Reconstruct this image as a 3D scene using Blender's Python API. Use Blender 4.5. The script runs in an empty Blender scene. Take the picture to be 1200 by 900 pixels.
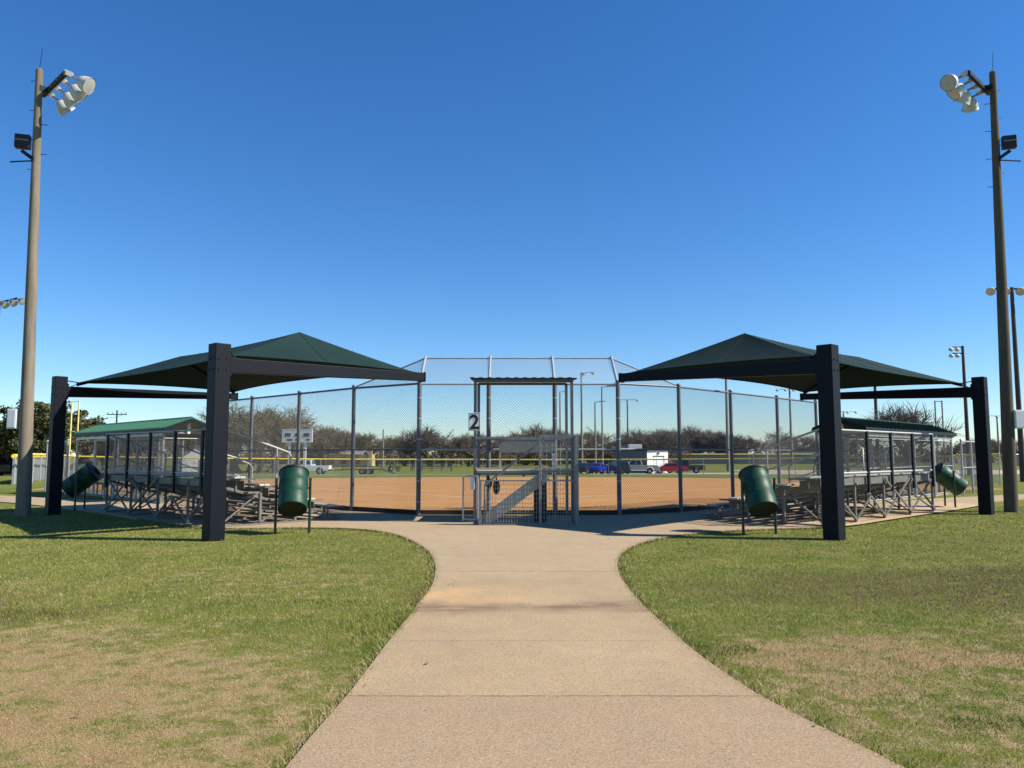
import bpy, math, random
import numpy as np
from mathutils import Vector, Matrix
from mathutils.geometry import tessellate_polygon
R = math.radians
PI = math.pi
sc = bpy.context.scene
COL = sc.collection
rng = random.Random(7)
nrg = np.random.default_rng(11)

# ------------------------------------------------------------------ terrain
def sst(a, b, x):
    t = min(1.0, max(0.0, (x - a) / (b - a)))
    return t * t * (3 - 2 * t)
def zg(x, y):
    return -1.0 * sst(45, 115, y)

# ------------------------------------------------------------------ mesh builder
class MB:
    def __init__(s, flip=1):
        s.v = []; s.f = []; s.sm = []; s.flip = flip
    def add(s, vs, fs, smooth=False):
        n = len(s.v)
        if s.flip < 0:
            vs = [(-p[0], p[1], p[2]) for p in vs]
            fs = [tuple(reversed(f)) for f in fs]
        s.v += [tuple(p) for p in vs]
        s.f += [tuple(i + n for i in f) for f in fs]
        s.sm += [smooth] * len(fs)
        return s
    def box(s, c, d, rot=None):
        hx, hy, hz = d[0] / 2, d[1] / 2, d[2] / 2
        vs = [Vector((x, y, z)) for x in (-hx, hx) for y in (-hy, hy) for z in (-hz, hz)]
        if rot is not None:
            vs = [rot @ p for p in vs]
        vs = [(p.x + c[0], p.y + c[1], p.z + c[2]) for p in vs]
        return s.add(vs, [(0, 1, 3, 2), (4, 6, 7, 5), (0, 4, 5, 1), (2, 3, 7, 6), (0, 2, 6, 4), (1, 5, 7, 3)])
    def bar(s, a, b, w, h=None, w2=None, h2=None, up=(0, 0, 1)):
        # rectangular section between two points; h is measured along up
        h = w if h is None else h; w2 = w if w2 is None else w2; h2 = h if h2 is None else h2
        a = Vector(a); b = Vector(b); d = (b - a).normalized(); up = Vector(up)
        if abs(d.dot(up)) > .98: up = Vector((0, 1, 0))
        x = d.cross(up).normalized(); y = x.cross(d).normalized()
        vs = []
        for p, ww, hh in ((a, w, h), (b, w2, h2)):
            for sx, sy in ((-1, -1), (1, -1), (1, 1), (-1, 1)):
                vs.append(p + x * sx * ww / 2 + y * sy * hh / 2)
        return s.add(vs, [(0, 1, 2, 3), (7, 6, 5, 4), (0, 4, 5, 1), (1, 5, 6, 2), (2, 6, 7, 3), (3, 7, 4, 0)])
    def tube(s, pts, r, n=8, r2=None, cap=True):
        pts = [Vector(p) for p in pts]; m = len(pts)
        r2 = r if r2 is None else r2
        vs = []; fs = []; prev = None
        for i, p in enumerate(pts):
            d = (pts[min(i + 1, m - 1)] - pts[max(i - 1, 0)])
            d = d.normalized() if d.length > 1e-9 else Vector((0, 0, 1))
            if prev is None:
                u = Vector((0, 0, 1)) if abs(d.z) < .95 else Vector((1, 0, 0))
                x = d.cross(u).normalized()
            else:
                x = (prev - d * prev.dot(d)).normalized()
            prev = x; y = d.cross(x)
            rr = r + (r2 - r) * i / max(1, m - 1)
            for k in range(n):
                a = 2 * PI * k / n
                vs.append(p + x * math.cos(a) * rr + y * math.sin(a) * rr)
        for i in range(m - 1):
            for k in range(n):
                k2 = (k + 1) % n
                fs.append((i * n + k, i * n + k2, (i + 1) * n + k2, (i + 1) * n + k))
        s.add(vs, fs, n > 4)
        if cap:
            s.add([vs[k] for k in range(n)], [tuple(reversed(range(n)))])
            s.add([vs[(m - 1) * n + k] for k in range(n)], [tuple(range(n))])
        return s
    def lathe(s, prof, o, axis, n=24, smooth=True):
        # prof: list of (radius, distance along axis)
        axis = Vector(axis).normalized(); o = Vector(o)
        u = Vector((0, 0, 1)) if abs(axis.z) < .95 else Vector((1, 0, 0))
        x = axis.cross(u).normalized(); y = axis.cross(x)
        vs = []; fs = []
        for r, d in prof:
            for k in range(n):
                a = 2 * PI * k / n
                vs.append(o + axis * d + x * math.cos(a) * r + y * math.sin(a) * r)
        for i in range(len(prof) - 1):
            for k in range(n):
                k2 = (k + 1) % n
                fs.append((i * n + k2, i * n + k, (i + 1) * n + k, (i + 1) * n + k2))
        return s.add(vs, fs, smooth)
    def prism(s, poly, ext):
        # planar polygon (list of 3D points) extruded along vector ext
        e = Vector(ext); n = len(poly); a = [Vector(p) for p in poly]
        vs = a + [p + e for p in a]
        fs = [tuple(reversed(range(n))), tuple(range(n, 2 * n))]
        for k in range(n):
            fs.append((k, (k + 1) % n, n + (k + 1) % n, n + k))
        return s.add(vs, fs)
    def grid(s, fn, nu, nv, smooth=True):
        vs = [fn(i / nu, j / nv) for i in range(nu + 1) for j in range(nv + 1)]
        fs = [(i * (nv + 1) + j, (i + 1) * (nv + 1) + j, (i + 1) * (nv + 1) + j + 1, i * (nv + 1) + j + 1) for i in range(nu) for j in range(nv)]
        return s.add(vs, fs, smooth)
    def wires(s, o, eu, ev, poly, step, r, kind='diamond', step2=None):
        # wire mesh clipped to a polygon given in panel coordinates (a along eu, b along ev)
        o = Vector(o); eu = Vector(eu).normalized(); ev = Vector(ev).normalized(); nn = eu.cross(ev).normalized()
        dirs = ((1, 1, step), (1, -1, step)) if kind == 'diamond' else ((1, 0, step), (0, 1, step2 or step))
        for q, (na, nb, st) in enumerate(dirs):
            vals = [na * a + nb * b for a, b in poly]
            c = math.ceil((min(vals) + 1e-6) / st) * st
            if kind != 'diamond': c = min(vals) + st * .5
            while c < max(vals) - 1e-6:
                hit = []
                for i in range(len(poly)):
                    (a0, b0), (a1, b1) = poly[i], poly[(i + 1) % len(poly)]
                    f0 = na * a0 + nb * b0 - c; f1 = na * a1 + nb * b1 - c
                    if (f0 <= 0) != (f1 <= 0):
                        t = f0 / (f0 - f1); hit.append((a0 + (a1 - a0) * t, b0 + (b1 - b0) * t))
                if len(hit) >= 2:
                    hit.sort()
                    off = nn * (r * .6 * (1 if q else -1))
                    p, w = (o + eu * h[0] + ev * h[1] + off for h in (hit[0], hit[-1]))
                    d = (w - p)
                    if d.length > .02:
                        d.normalize(); x = d.cross(nn)
                        ring = [x * r, (nn * .87 - x * .5) * r, (-nn * .87 - x * .5) * r]
                        s.add([p + g for g in ring] + [w + g for g in ring], [(0, 1, 4, 3), (1, 2, 5, 4), (2, 0, 3, 5)], False)
                c += st
        return s
    def mesh(s, name, mat):
        me = bpy.data.meshes.new(name)
        me.from_pydata(s.v, [], s.f)
        me.polygons.foreach_set('use_smooth', s.sm)
        me.materials.append(mat); me.update()
        return me
    def build(s, name, mat, parent=None, bevel=0, label=None):
        me = s.mesh(name, mat)
        o = bpy.data.objects.new(name, me); COL.objects.link(o)
        if parent is not None: o.parent = parent
        if bevel:
            b = o.modifiers.new('Bevel', 'BEVEL'); b.width = bevel; b.segments = 2; b.limit_method = 'ANGLE'
        if label: o['label'] = label
        return o

def tag(o, label=None, cat=None, group=None, kind=None):
    if label: o['label'] = label
    if cat: o['category'] = cat
    if group: o['group'] = group
    if kind: o['kind'] = kind
    return o
def thing(name, label, cat, loc=(0, 0, 0), rz=0, group=None):
    o = bpy.data.objects.new(name, None); COL.objects.link(o)
    o.empty_display_size = .3
    o.location = loc; o.rotation_euler = (0, 0, rz)
    return tag(o, label, cat, group)
def dup(root, loc, rz, label=None, group=None, scale=None):
    r = root.copy(); COL.objects.link(r); r.location = loc; r.rotation_euler = (0, 0, rz)
    if scale is not None: r.scale = scale
    if label: r['label'] = label
    if group: r['group'] = group
    for ch in list(root.children):
        c = ch.copy(); COL.objects.link(c); c.parent = r
        for g in ch.children:
            d = g.copy(); COL.objects.link(d); d.parent = c
    return r

# ------------------------------------------------------------------ materials
def lin(c):
    return tuple(((x / 12.92) if x <= .04045 else ((x + .055) / 1.055) ** 2.4) for x in c)
class NT:
    def __init__(s, name):
        s.m = bpy.data.materials.new(name); s.m.use_nodes = True
        s.t = s.m.node_tree; s.b = s.t.nodes['Principled BSDF']
    def n(s, typ, **kw):
        nd = s.t.nodes.new(typ)
        for k, v in kw.items():
            if k.startswith('i_'): nd.inputs[k[2:].replace('_', ' ')].default_value = v
            else: setattr(nd, k, v)
        return nd
    def l(s, a, b): s.t.links.new(a, b)
    def pos(s):
        return s.n('ShaderNodeNewGeometry').outputs['Position']
    def noise(s, scale, detail=4, rough=.55, vec=None, sc3=None):
        nd = s.n('ShaderNodeTexNoise'); nd.inputs['Scale'].default_value = scale
        nd.inputs['Detail'].default_value = detail; nd.inputs['Roughness'].default_value = rough
        v = vec if vec is not None else s.pos()
        if sc3:
            mp = s.n('ShaderNodeVectorMath', operation='MULTIPLY'); s.l(v, mp.inputs[0]); mp.inputs[1].default_value = sc3; v = mp.outputs[0]
        s.l(v, nd.inputs['Vector']); return nd.outputs['Fac']
    def ramp(s, fac, stops):
        r = s.n('ShaderNodeValToRGB'); e = r.color_ramp.elements
        while len(e) < len(stops): e.new(.5)
        for k, (p, c) in enumerate(stops):
            e[k].position = p; e[k].color = (*c, 1) if not isinstance(c, (int, float)) else (c, c, c, 1)
        s.l(fac, r.inputs[0]); return r.outputs[0]
    def mix(s, fac, a, b, typ='MIX'):
        m = s.n('ShaderNodeMix', data_type='RGBA', blend_type=typ)
        for sock, v in ((m.inputs[0], fac), (m.inputs[6], a), (m.inputs[7], b)):
            if isinstance(v, bpy.types.NodeSocket): s.l(v, sock)
            elif isinstance(v, (int, float)): sock.default_value = v
            else: sock.default_value = (*v, 1)
        return m.outputs[2]
    def math(s, op, a, b=None, c=None, clamp=False):
        m = s.n('ShaderNodeMath', operation=op); m.use_clamp = clamp
        for k, v in enumerate((a, b, c)):
            if v is None: continue
            if isinstance(v, bpy.types.NodeSocket): s.l(v, m.inputs[k])
            else: m.inputs[k].default_value = v
        return m.outputs[0]
    def mapr(s, v, a, b, c=0, d=1, smooth=True):
        m = s.n('ShaderNodeMapRange', interpolation_type='SMOOTHSTEP' if smooth else 'LINEAR')
        s.l(v, m.inputs[0])
        for k, x in enumerate((a, b, c, d)): m.inputs[1 + k].default_value = x
        return m.outputs[0]
    def blob(s, c, r, vec, a=.55, b=1.15):
        d = s.n('ShaderNodeVectorMath', operation='SUBTRACT'); s.l(vec, d.inputs[0]); d.inputs[1].default_value = (c[0], c[1], 0)
        e = s.n('ShaderNodeVectorMath', operation='MULTIPLY'); s.l(d.outputs[0], e.inputs[0]); e.inputs[1].default_value = (1 / r[0], 1 / r[1], 0)
        g = s.n('ShaderNodeVectorMath', operation='LENGTH'); s.l(e.outputs[0], g.inputs[0])
        return s.mapr(g.outputs['Value'], a, b, 1, 0)
    def bump(s, h, strength=.3, dist=.01):
        b = s.n('ShaderNodeBump'); b.inputs['Strength'].default_value = strength; b.inputs['Distance'].default_value = dist
        s.l(h, b.inputs['Height']); s.l(b.outputs[0], s.b.inputs['Normal'])
    def col(s, c):
        if isinstance(c, bpy.types.NodeSocket): s.l(c, s.b.inputs['Base Color'])
        else: s.b.inputs['Base Color'].default_value = (*c, 1)
        return s
    def set(s, rough=.6, metal=0.0, spec=None):
        s.b.inputs['Roughness'].default_value = rough; s.b.inputs['Metallic'].default_value = metal
        if spec is not None: s.b.inputs['Specular IOR Level'].default_value = spec
        return s
M = {}
def simple(key, c, rough=.6, metal=0., var=.12, scale=6., spec=None, bump=0., dirt=None):
    t = NT(key); f = t.noise(scale, 5)
    a = tuple(max(0, x * (1 - var)) for x in c); b = tuple(min(1, x * (1 + var)) for x in c)
    cc = t.ramp(f, [(.3, a), (.7, b)])
    if dirt:
        g = t.ramp(t.noise(scale * 4, 6, .7), [(.52, 0.), (.68, 1.)])
        cc = t.mix(t.math('MULTIPLY', g, .5), cc, dirt)
    t.col(cc).set(rough, metal, spec)
    if bump: t.bump(t.noise(scale * 12, 3), bump, .004)
    M[key] = t.m; return t.m
simple('galv', (.40, .41, .42), .45, .45, .15, 9)
simple('post_galv', (.13, .14, .155), .5, .3, .15, 9)
simple('galv_wire', (.17, .175, .18), .5, .35, .1, 9)
simple('platform_mesh', (.30, .32, .31), .5, .3, .1, 9)
simple('platform_steel', (.18, .195, .19), .55, .25, .15, 9)
simple('alum', (.42, .42, .40), .5, .3, .1, 7, dirt=(.26, .24, .20))
simple('alum_dull', (.165, .16, .145), .55, .3, .12, 7, dirt=(.10, .085, .065))
simple('steel_dark', (.0032, .0052, .0100), .55, 0, .15, 4, spec=.18)
simple('dark_paint', (.008, .011, .017), .5, 0, .15, 6, spec=.2)
simple('can_green', (.005, .048, .026), .5, 0, .3, 5, spec=.35, dirt=(.012, .030, .020), bump=.25)
simple('can_pipe', (.003, .030, .018), .35, 0, .15, 6)
simple('can_base_shade', (.006, .008, .007), .8)
simple('rim_dark', (.006, .012, .011), .5)
simple('white_paint', (.78, .78, .76), .5, 0, .05, 5)
simple('white_box', (.74, .75, .76), .45, 0, .04, 4)
simple('yellow', (.78, .55, .05), .5, 0, .1, 3)
simple('yellow_pale', (.74, .62, .22), .55, 0, .1, 3)
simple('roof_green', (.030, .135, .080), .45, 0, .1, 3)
simple('roof_green_dark', (.008, .030, .022), .7, 0, .15, 3, spec=.15)  # darker green for the right dugout roof
simple('wood_dark', (.028, .018, .012), .7, 0, .25, 8)
simple('counter', (.42, .37, .29), .6, 0, .2, 14, dirt=(.25, .20, .14))
simple('panel_grey', (.17, .175, .17), .6, 0, .12, 8)
simple('black', (.008, .008, .009), .5)
simple('black_bag', (.012, .012, .014), .6, 0, .2, 9)
simple('lamp_shell', (.50, .495, .47), .4, .1, .06, 6)
simple('lamp_body', (.22, .22, .22), .5, .3)
simple('lens', (.42, .44, .44), .15, 0, .05, 5, spec=.7)
simple('concrete_pole_far', (.20, .185, .165), .8, 0, .15, 3)
simple('tyre', (.012, .012, .012), .8)
simple('rim', (.45, .45, .46), .35, .6)
simple('glass_dark', (.010, .013, .016), .12, 0, .1, 3, spec=.6)
simple('truck_white', (.76, .77, .78), .3, 0, .03, 2)
simple('car_blue', (.012, .035, .38), .25, 0, .06, 2)
simple('car_navy', (.010, .018, .060), .25, 0, .06, 2)
simple('car_red', (.33, .006, .022), .25, 0, .06, 2)
simple('car_black', (.012, .013, .015), .25, 0, .06, 2)
simple('car_sage', (.20, .25, .22), .35, 0, .06, 2)
simple('car_dark', (.02, .022, .03), .3, 0, .06, 2)
simple('tail', (.35, .01, .01), .3)
simple('headlight', (.7, .7, .68), .15, 0, .03)
simple('wall_shaded', (.085, .115, .135), .6, 0, .08, 2)
simple('wall_white', (.76, .75, .72), .6, 0, .04, 1.5)
simple('wall_tan', (.48, .37, .20), .7, 0, .1, 1.0)
simple('brick', (.26, .12, .075), .8, 0, .2, 2.0)
simple('roof_dark', (.05, .05, .055), .7, 0, .15, 2)
simple('roof_grey', (.20, .19, .18), .8, 0, .2, 2)
simple('fence_navy', (.030, .050, .075), .7, 0, .15, .5)
simple('pole_wood', (.055, .042, .034), .85, 0, .2, 3)
simple('score_face', (.55, .57, .58), .5, 0, .05, 2)
simple('score_dark', (.015, .018, .025), .4)
simple('trailer_dark', (.035, .038, .042), .6, 0, .2, 2)
simple('mower_green', (.015, .09, .03), .4)
simple('screen_grey', (.24, .25, .24), .8, 0, .12, 1.5)

def mk_fabric():
    t = NT('fabric_green'); p = t.pos()
    f = t.noise(1.2, 5, .6)
    fine = t.noise(160, 2, .5)
    c = t.ramp(f, [(.3, (.0085, .0255, .0250)), (.7, (.0120, .0320, .0305))])
    c = t.mix(t.math('MULTIPLY', fine, .35), c, (.006, .019, .019))
    t.col(c).set(.85, 0, .15)
    t.bump(fine, .15, .002)
    return t.m
M['fabric'] = mk_fabric()
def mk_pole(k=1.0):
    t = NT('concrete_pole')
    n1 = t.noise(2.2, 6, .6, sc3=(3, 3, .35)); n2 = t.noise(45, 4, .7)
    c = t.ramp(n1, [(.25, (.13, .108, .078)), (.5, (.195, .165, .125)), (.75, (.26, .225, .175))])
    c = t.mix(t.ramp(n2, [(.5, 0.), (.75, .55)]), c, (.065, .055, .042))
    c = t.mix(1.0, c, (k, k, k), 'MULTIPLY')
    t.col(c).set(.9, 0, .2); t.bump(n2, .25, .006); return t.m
M['pole'] = mk_pole(); M['pole_shaded'] = mk_pole(.50)  # right pole's darker copy puts its shade side into the colour
def mk_concrete():
    t = NT('walk_concrete'); p = t.pos()
    sep = t.n('ShaderNodeSeparateXYZ'); t.l(p, sep.inputs[0]); X, Y = sep.outputs[0], sep.outputs[1]
    big = t.noise(.45, 5, .6); mid = t.noise(3.2, 6, .65); fine = t.noise(60, 5, .85); grit = t.noise(110, 3, .7)
    c = t.ramp(big, [(.25, (.325, .233, .134)), (.5, (.405, .297, .168)), (.78, (.475, .355, .212))])
    # each slab was poured on its own: a small tone step from slab to slab
    near = t.math('LESS_THAN', Y, 5.19); c = t.mix(t.math('MULTIPLY', near, .6), c, (.350, .240, .146))
    far = t.math('GREATER_THAN', Y, 10.6); c = t.mix(t.math('MULTIPLY', far, .55), c, (.420, .322, .205))
    c = t.mix(t.ramp(mid, [(.42, 0.), (.75, .35)]), c, (.26, .20, .14))
    c = t.mix(t.ramp(fine, [(.36, .85), (.54, 0.)]), c, (.15, .108, .072))
    c = t.mix(t.ramp(grit, [(.55, 0.), (.72, .7)]), c, (.68, .56, .42))
    # mud washed over the joint at 8.1 m
    wob = t.math('ADD', Y, t.math('MULTIPLY', t.math('SUBTRACT', t.noise(.9, 4), .5), 1.1))
    band = t.math('SUBTRACT', 1.0, t.mapr(t.math('ABSOLUTE', t.math('SUBTRACT', wob, 8.15)), .0, .42), clamp=True)
    c = t.mix(t.math('MULTIPLY', band, t.ramp(t.noise(4, 5, .7, sc3=(.4, 1, 1)), [(.32, .15), (.6, .9)])), c, (.17, .118, .072))
    orange = t.math('SUBTRACT', 1.0, t.mapr(t.math('ABSOLUTE', t.math('SUBTRACT', wob, 8.75)), .1, .7), clamp=True)
    lft = t.mapr(X, .9, -.9)
    c = t.mix(t.math('MULTIPLY', t.math('MULTIPLY', orange, lft), t.ramp(t.noise(2.2, 5, .65), [(.36, .15), (.6, .9)])), c, (.52, .32, .15))
    # dark speckles, gum and drips
    sp = t.n('ShaderNodeTexVoronoi'); sp.inputs['Scale'].default_value = 2.3; t.l(p, sp.inputs['Vector'])
    c = t.mix(t.mapr(sp.outputs['Distance'], .035, .02, 0, .55), c, (.10, .08, .06))
    vo = t.n('ShaderNodeTexVoronoi', feature='DISTANCE_TO_EDGE'); vo.inputs['Scale'].default_value = .33
    wp = t.n('ShaderNodeTexNoise'); wp.inputs['Scale'].default_value = 2.6; wp.inputs['Detail'].default_value = 6; t.l(p, wp.inputs['Vector'])
    wm = t.n('ShaderNodeVectorMath', operation='MULTIPLY_ADD'); t.l(wp.outputs['Color'], wm.inputs[0]); wm.inputs[1].default_value = (.5, .5, 0); t.l(p, wm.inputs[2]); t.l(wm.outputs[0], vo.inputs['Vector'])
    crk = t.math('MULTIPLY', t.math('LESS_THAN', vo.outputs['Distance'], .0022), t.ramp(t.noise(.7, 3), [(.60, 0.), (.66, .45)]))
    c = t.mix(crk, c, (.12, .09, .06))
    dr = t.ramp(t.noise(1.6, 6, .7, sc3=(1.4, .5, 1)), [(.55, 0.), (.8, .4)]); c = t.mix(dr, c, (.24, .175, .11))
    # joints cut across and along the slabs
    j = None
    wv = t.math('ADD', Y, t.math('MULTIPLY', t.math('SUBTRACT', t.noise(9, 3), .5), .03))
    for yy, w, k in ((5.19, .012, .62), (6.69, .009, .4), (8.13, .012, .3), (10.6, .016, .7), (12.25, .010, .35), (13.8, .010, .4), (15.3, .010, .35), (16.8, .012, .4), (18.4, .012, .35)):
        g = t.math('MULTIPLY', t.math('LESS_THAN', t.math('ABSOLUTE', t.math('SUBTRACT', wv, yy)), w), k)
        j = g if j is None else t.math('MAXIMUM', j, g)
    c = t.mix(t.math('MULTIPLY', j, t.ramp(t.noise(6, 4), [(.3, .35), (.55, 1.)])), c, (.09, .07, .05))
    t.col(c).set(.93, 0, .2)
    h = t.math('ADD', fine, t.math('MULTIPLY', grit, .5)); t.bump(h, .45, .006)
    return t.m
M['concrete'] = mk_concrete()

def grass_colour(t, blade=False):
    p = t.pos()
    # where the turf is worn thin or dormant: patches that sit in the lawn itself
    wob = t.n('ShaderNodeTexNoise'); wob.inputs['Scale'].default_value = .55; wob.inputs['Detail'].default_value = 5; t.l(p, wob.inputs['Vector'])
    o = t.n('ShaderNodeVectorMath', operation='SUBTRACT'); t.l(wob.outputs['Color'], o.inputs[0]); o.inputs[1].default_value = (.5, .5, .5)
    o2 = t.n('ShaderNodeVectorMath', operation='MULTIPLY_ADD'); t.l(o.outputs[0], o2.inputs[0]); o2.inputs[1].default_value = (2.6, 2.6, 0); t.l(p, o2.inputs[2])
    q = o2.outputs[0]
    def mx(lst):
        r = None
        for c, rad, k in lst:
            g = t.math('MULTIPLY', t.blob(c, rad, q), k); r = g if r is None else t.math('MAXIMUM', r, g)
        return r
    dry = mx([((-4.3, 4.0), (4.2, 4.0), .92), ((-6.5, 6.2), (3.5, 1.9), .7), ((2.75, 6.4), (1.35, 1.0), .85), ((3.4, 5.4), (2.6, 1.5), .50), ((5.2, 7.3), (2.0, .8), .42), ((7.5, 8.5), (2.0, .8), .3), ((-3.2, 10.2), (2.0, 1.3), .28), ((-7, 9.0), (2.5, 1.2), .3)])
    mud = mx([((5.6, 9.6), (3.2, 1.5), .75), ((3.3, 8.9), (1.5, .8), .55), ((-5.3, 8.1), (1.6, .55), .55), ((7.3, 10.6), (1.6, .8), .8), ((-.95, 8.4), (.35, 1.2), .5)])
    n1 = t.noise(1.1, 6, .6); n2 = t.noise(5.5, 5, .65); n3 = t.noise(34, 4, .7)
    grn = t.ramp(n1, [(.28, (.100, .150, .016)), (.5, (.165, .195, .026)), (.72, (.255, .245, .055))])
    grn = t.mix(t.ramp(n2, [(.45, 0.), (.72, .5)]), grn, (.26, .235, .095))
    straw = t.ramp(n2, [(.3, (.31, .215, .098)), (.55, (.43, .315, .155)), (.75, (.54, .415, .225))])
    soil = t.ramp(n3, [(.3, (.26, .155, .068)), (.7, (.54, .355, .175))])
    n4 = t.noise(2.0, 5, .6)
    mixn = t.math('ADD', t.math('ADD', t.math('MULTIPLY', n2, .45), t.math('MULTIPLY', n3, .30)), t.math('MULTIPLY', n4, .25))
    dn = t.math('ADD', t.math('MULTIPLY', dry, .70), t.math('MULTIPLY', t.math('SUBTRACT', mixn, .485), 3.9))
    return t, p, dry, mud, dn, n1, n2, n3, grn, straw, soil
def mk_lawn():
    t = NT('lawn_turf'); t, p, dry, mud, dn, n1, n2, n3, grn, straw, soil = grass_colour(t)
    c = t.mix(t.mapr(dn, .15, .80), grn, straw)
    c = t.mix(t.mapr(dn, .62, 1.0), c, soil)
    c = t.mix(t.math('MULTIPLY', mud, t.mapr(n2, .38, .62, .25, 1)), c, t.ramp(n3, [(.3, (.075, .052, .028)), (.7, (.17, .125, .065))]))
    c = t.mix(t.ramp(t.noise(70, 4, .8), [(.34, .85), (.56, 0.)]), c, (.060, .050, .020))  # dark speckle paints the shadow between blades into the turf
    t.col(c).set(.95, 0, .1); t.bump(t.math('ADD', n3, t.noise(120, 3, .7)), .6, .03); return t.m
def mk_blade():
    t = NT('lawn_blades'); t, p, dry, mud, dn, n1, n2, n3, grn, straw, soil = grass_colour(t, True)
    at = t.n('ShaderNodeAttribute', attribute_name='rnd')
    r = at.outputs['Fac']
    f = t.math('ADD', dn, t.math('MULTIPLY', t.math('SUBTRACT', r, .50), 2.0))
    g2 = t.mix(t.math('MULTIPLY', t.math('ABSOLUTE', r), .6), grn, (.255, .275, .065))
    s2 = t.mix(t.math('MULTIPLY', r, .6), straw, (.52, .42, .26))
    c = t.mix(t.mapr(f, .28, .85), g2, s2)
    c = t.mix(t.ramp(n3, [(.36, .30), (.56, 0.)]), c, (.085, .085, .020))
    c = t.mix(t.math('MULTIPLY', mud, t.mapr(n2, .40, .60, .10, .9)), c, t.mix(r, (.10, .052, .024), (.28, .165, .075)))
    t.col(c).set(.7, 0, .25); return t.m
M['lawn'] = mk_lawn(); M['blade'] = mk_blade()
def mk_field():
    t = NT('far_turf'); n1 = t.noise(.12, 6, .6); n2 = t.noise(1.5, 5, .6)
    c = t.ramp(n1, [(.3, (.075, .120, .026)), (.55, (.115, .150, .038)), (.75, (.175, .175, .062))])
    c = t.mix(t.ramp(n2, [(.45, 0.), (.7, .45)]), c, (.20, .185, .08)); t.col(c).set(.95, 0, .1); return t.m
M['field'] = mk_field()
def mk_dirt(key, a, b, d):
    t = NT(key); n1 = t.noise(.35, 6, .6, sc3=(1, 2.2, 1)); n2 = t.noise(9, 5, .7); n3 = t.noise(90, 3, .7)
    c = t.ramp(n1, [(.3, a), (.7, b)]); c = t.mix(t.ramp(t.noise(1.0, 6, .7, sc3=(.22, 1.6, 1)), [(.45, 0.), (.72, .55)]), c, d); c = t.mix(t.ramp(t.noise(.9, 5, .7, sc3=(.3, 1.4, 1)), [(.3, .45), (.48, 0.)]), c, tuple(x * .72 for x in a)); c = t.mix(t.ramp(n2, [(.5, 0.), (.75, .45)]), c, d)
    c = t.mix(t.ramp(n3, [(.35, .4), (.55, 0.)]), c, tuple(x * .55 for x in a))
    t.col(c).set(.95, 0, .1); t.bump(n2, .4, .02); return t.m
M['dirt'] = mk_dirt('infield_dirt', (.37, .178, .058), (.48, .250, .092), (.60, .37, .165))
M['tan_dirt'] = mk_dirt('tan_dirt', (.42, .29, .17), (.52, .38, .24), (.60, .46, .31))
M['gravel'] = mk_dirt('gravel', (.40, .33, .26), (.50, .42, .34), (.56, .49, .41))
simple('dead_leaf', (.17, .095, .05), .8, 0, .5, 40)
simple('chalk', (.66, .55, .42), .9, 0, .15, 3)
def mk_bark(key, a, b):
    t = NT(key); c = t.ramp(t.noise(3, 5, .6, sc3=(1, 1, .3)), [(.3, a), (.7, b)]); t.col(c).set(.9, 0, .1); return t.m
M['bark'] = mk_bark('bark', (.085, .065, .05), (.16, .13, .10))
M['twig'] = mk_bark('twig', (.105, .083, .068), (.18, .148, .122))
M['twig_bud'] = mk_bark('twig_bud', (.110, .088, .048), (.180, .150, .082))
def mk_leaf(key, a, b, d):
    t = NT(key); at = t.n('ShaderNodeAttribute', attribute_name='rnd')
    c = t.ramp(at.outputs['Fac'], [(0, a), (.5, b), (1, d)]); t.col(c).set(.6, 0, .25); return t.m
M['leaf_oak'] = mk_leaf('leaf_oak', (.030, .040, .012), (.060, .072, .022), (.120, .110, .045))
M['leaf_bud'] = mk_leaf('leaf_bud', (.055, .052, .022), (.095, .088, .036), (.16, .135, .062))
M['twig_warm'] = mk_bark('twig_warm', (.12, .092, .070), (.20, .160, .125))

# ------------------------------------------------------------------ sky, sun, camera
EL, AZ = 40.5, 98.0          # sun from the right, a little towards the camera
w = bpy.data.worlds.new('World'); sc.world = w; w.use_nodes = True
nt = w.node_tree; bg = nt.nodes['Background']
sky = nt.nodes.new('ShaderNodeTexSky'); sky.sky_type = 'NISHITA'; sky.sun_disc = False
sky.sun_elevation = R(EL); sky.sun_rotation = R(AZ); sky.altitude = 0
sky.air_density = 1.0; sky.dust_density = 0.0; sky.ozone_density = 4.0
hs = nt.nodes.new('ShaderNodeHueSaturation'); hs.inputs['Saturation'].default_value = 1.24
mt = nt.nodes.new('ShaderNodeMix'); mt.data_type = 'RGBA'; mt.blend_type = 'MULTIPLY'; mt.inputs[0].default_value = 1; mt.inputs[7].default_value = (.86, .98, 1.14, 1)
nt.links.new(sky.outputs[0], hs.inputs['Color']); nt.links.new(hs.outputs[0], mt.inputs[6]); nt.links.new(mt.outputs[2], bg.inputs[0]); bg.inputs[1].default_value = .083
sl = bpy.data.lights.new('Sun', 'SUN'); sl.energy = 4.9; sl.angle = R(.53); sl.color = (1, .93, .80)
so = bpy.data.objects.new('sun_light', sl); COL.objects.link(so)
sd = Vector((math.sin(R(AZ)) * math.cos(R(EL)), math.cos(R(AZ)) * math.cos(R(EL)), math.sin(R(EL))))
so.rotation_euler = sd.to_track_quat('Z', 'Y').to_euler(); so.location = (30, -10, 40)
cam = bpy.data.cameras.new('Camera'); cam.sensor_width = 36; cam.lens = 27; cam.clip_start = .05; cam.clip_end = 6000
co = bpy.data.objects.new('camera', cam); COL.objects.link(co); co.location = (0, 0, 1.6); co.rotation_euler = (R(90 + 5.27), 0, 0)
sc.camera = co
sc.render.resolution_x = 1024; sc.render.resolution_y = 768
vs = sc.view_settings; vs.view_transform = 'Standard'; vs.look = 'None'; vs.exposure = .74; vs.gamma = 1

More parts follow.
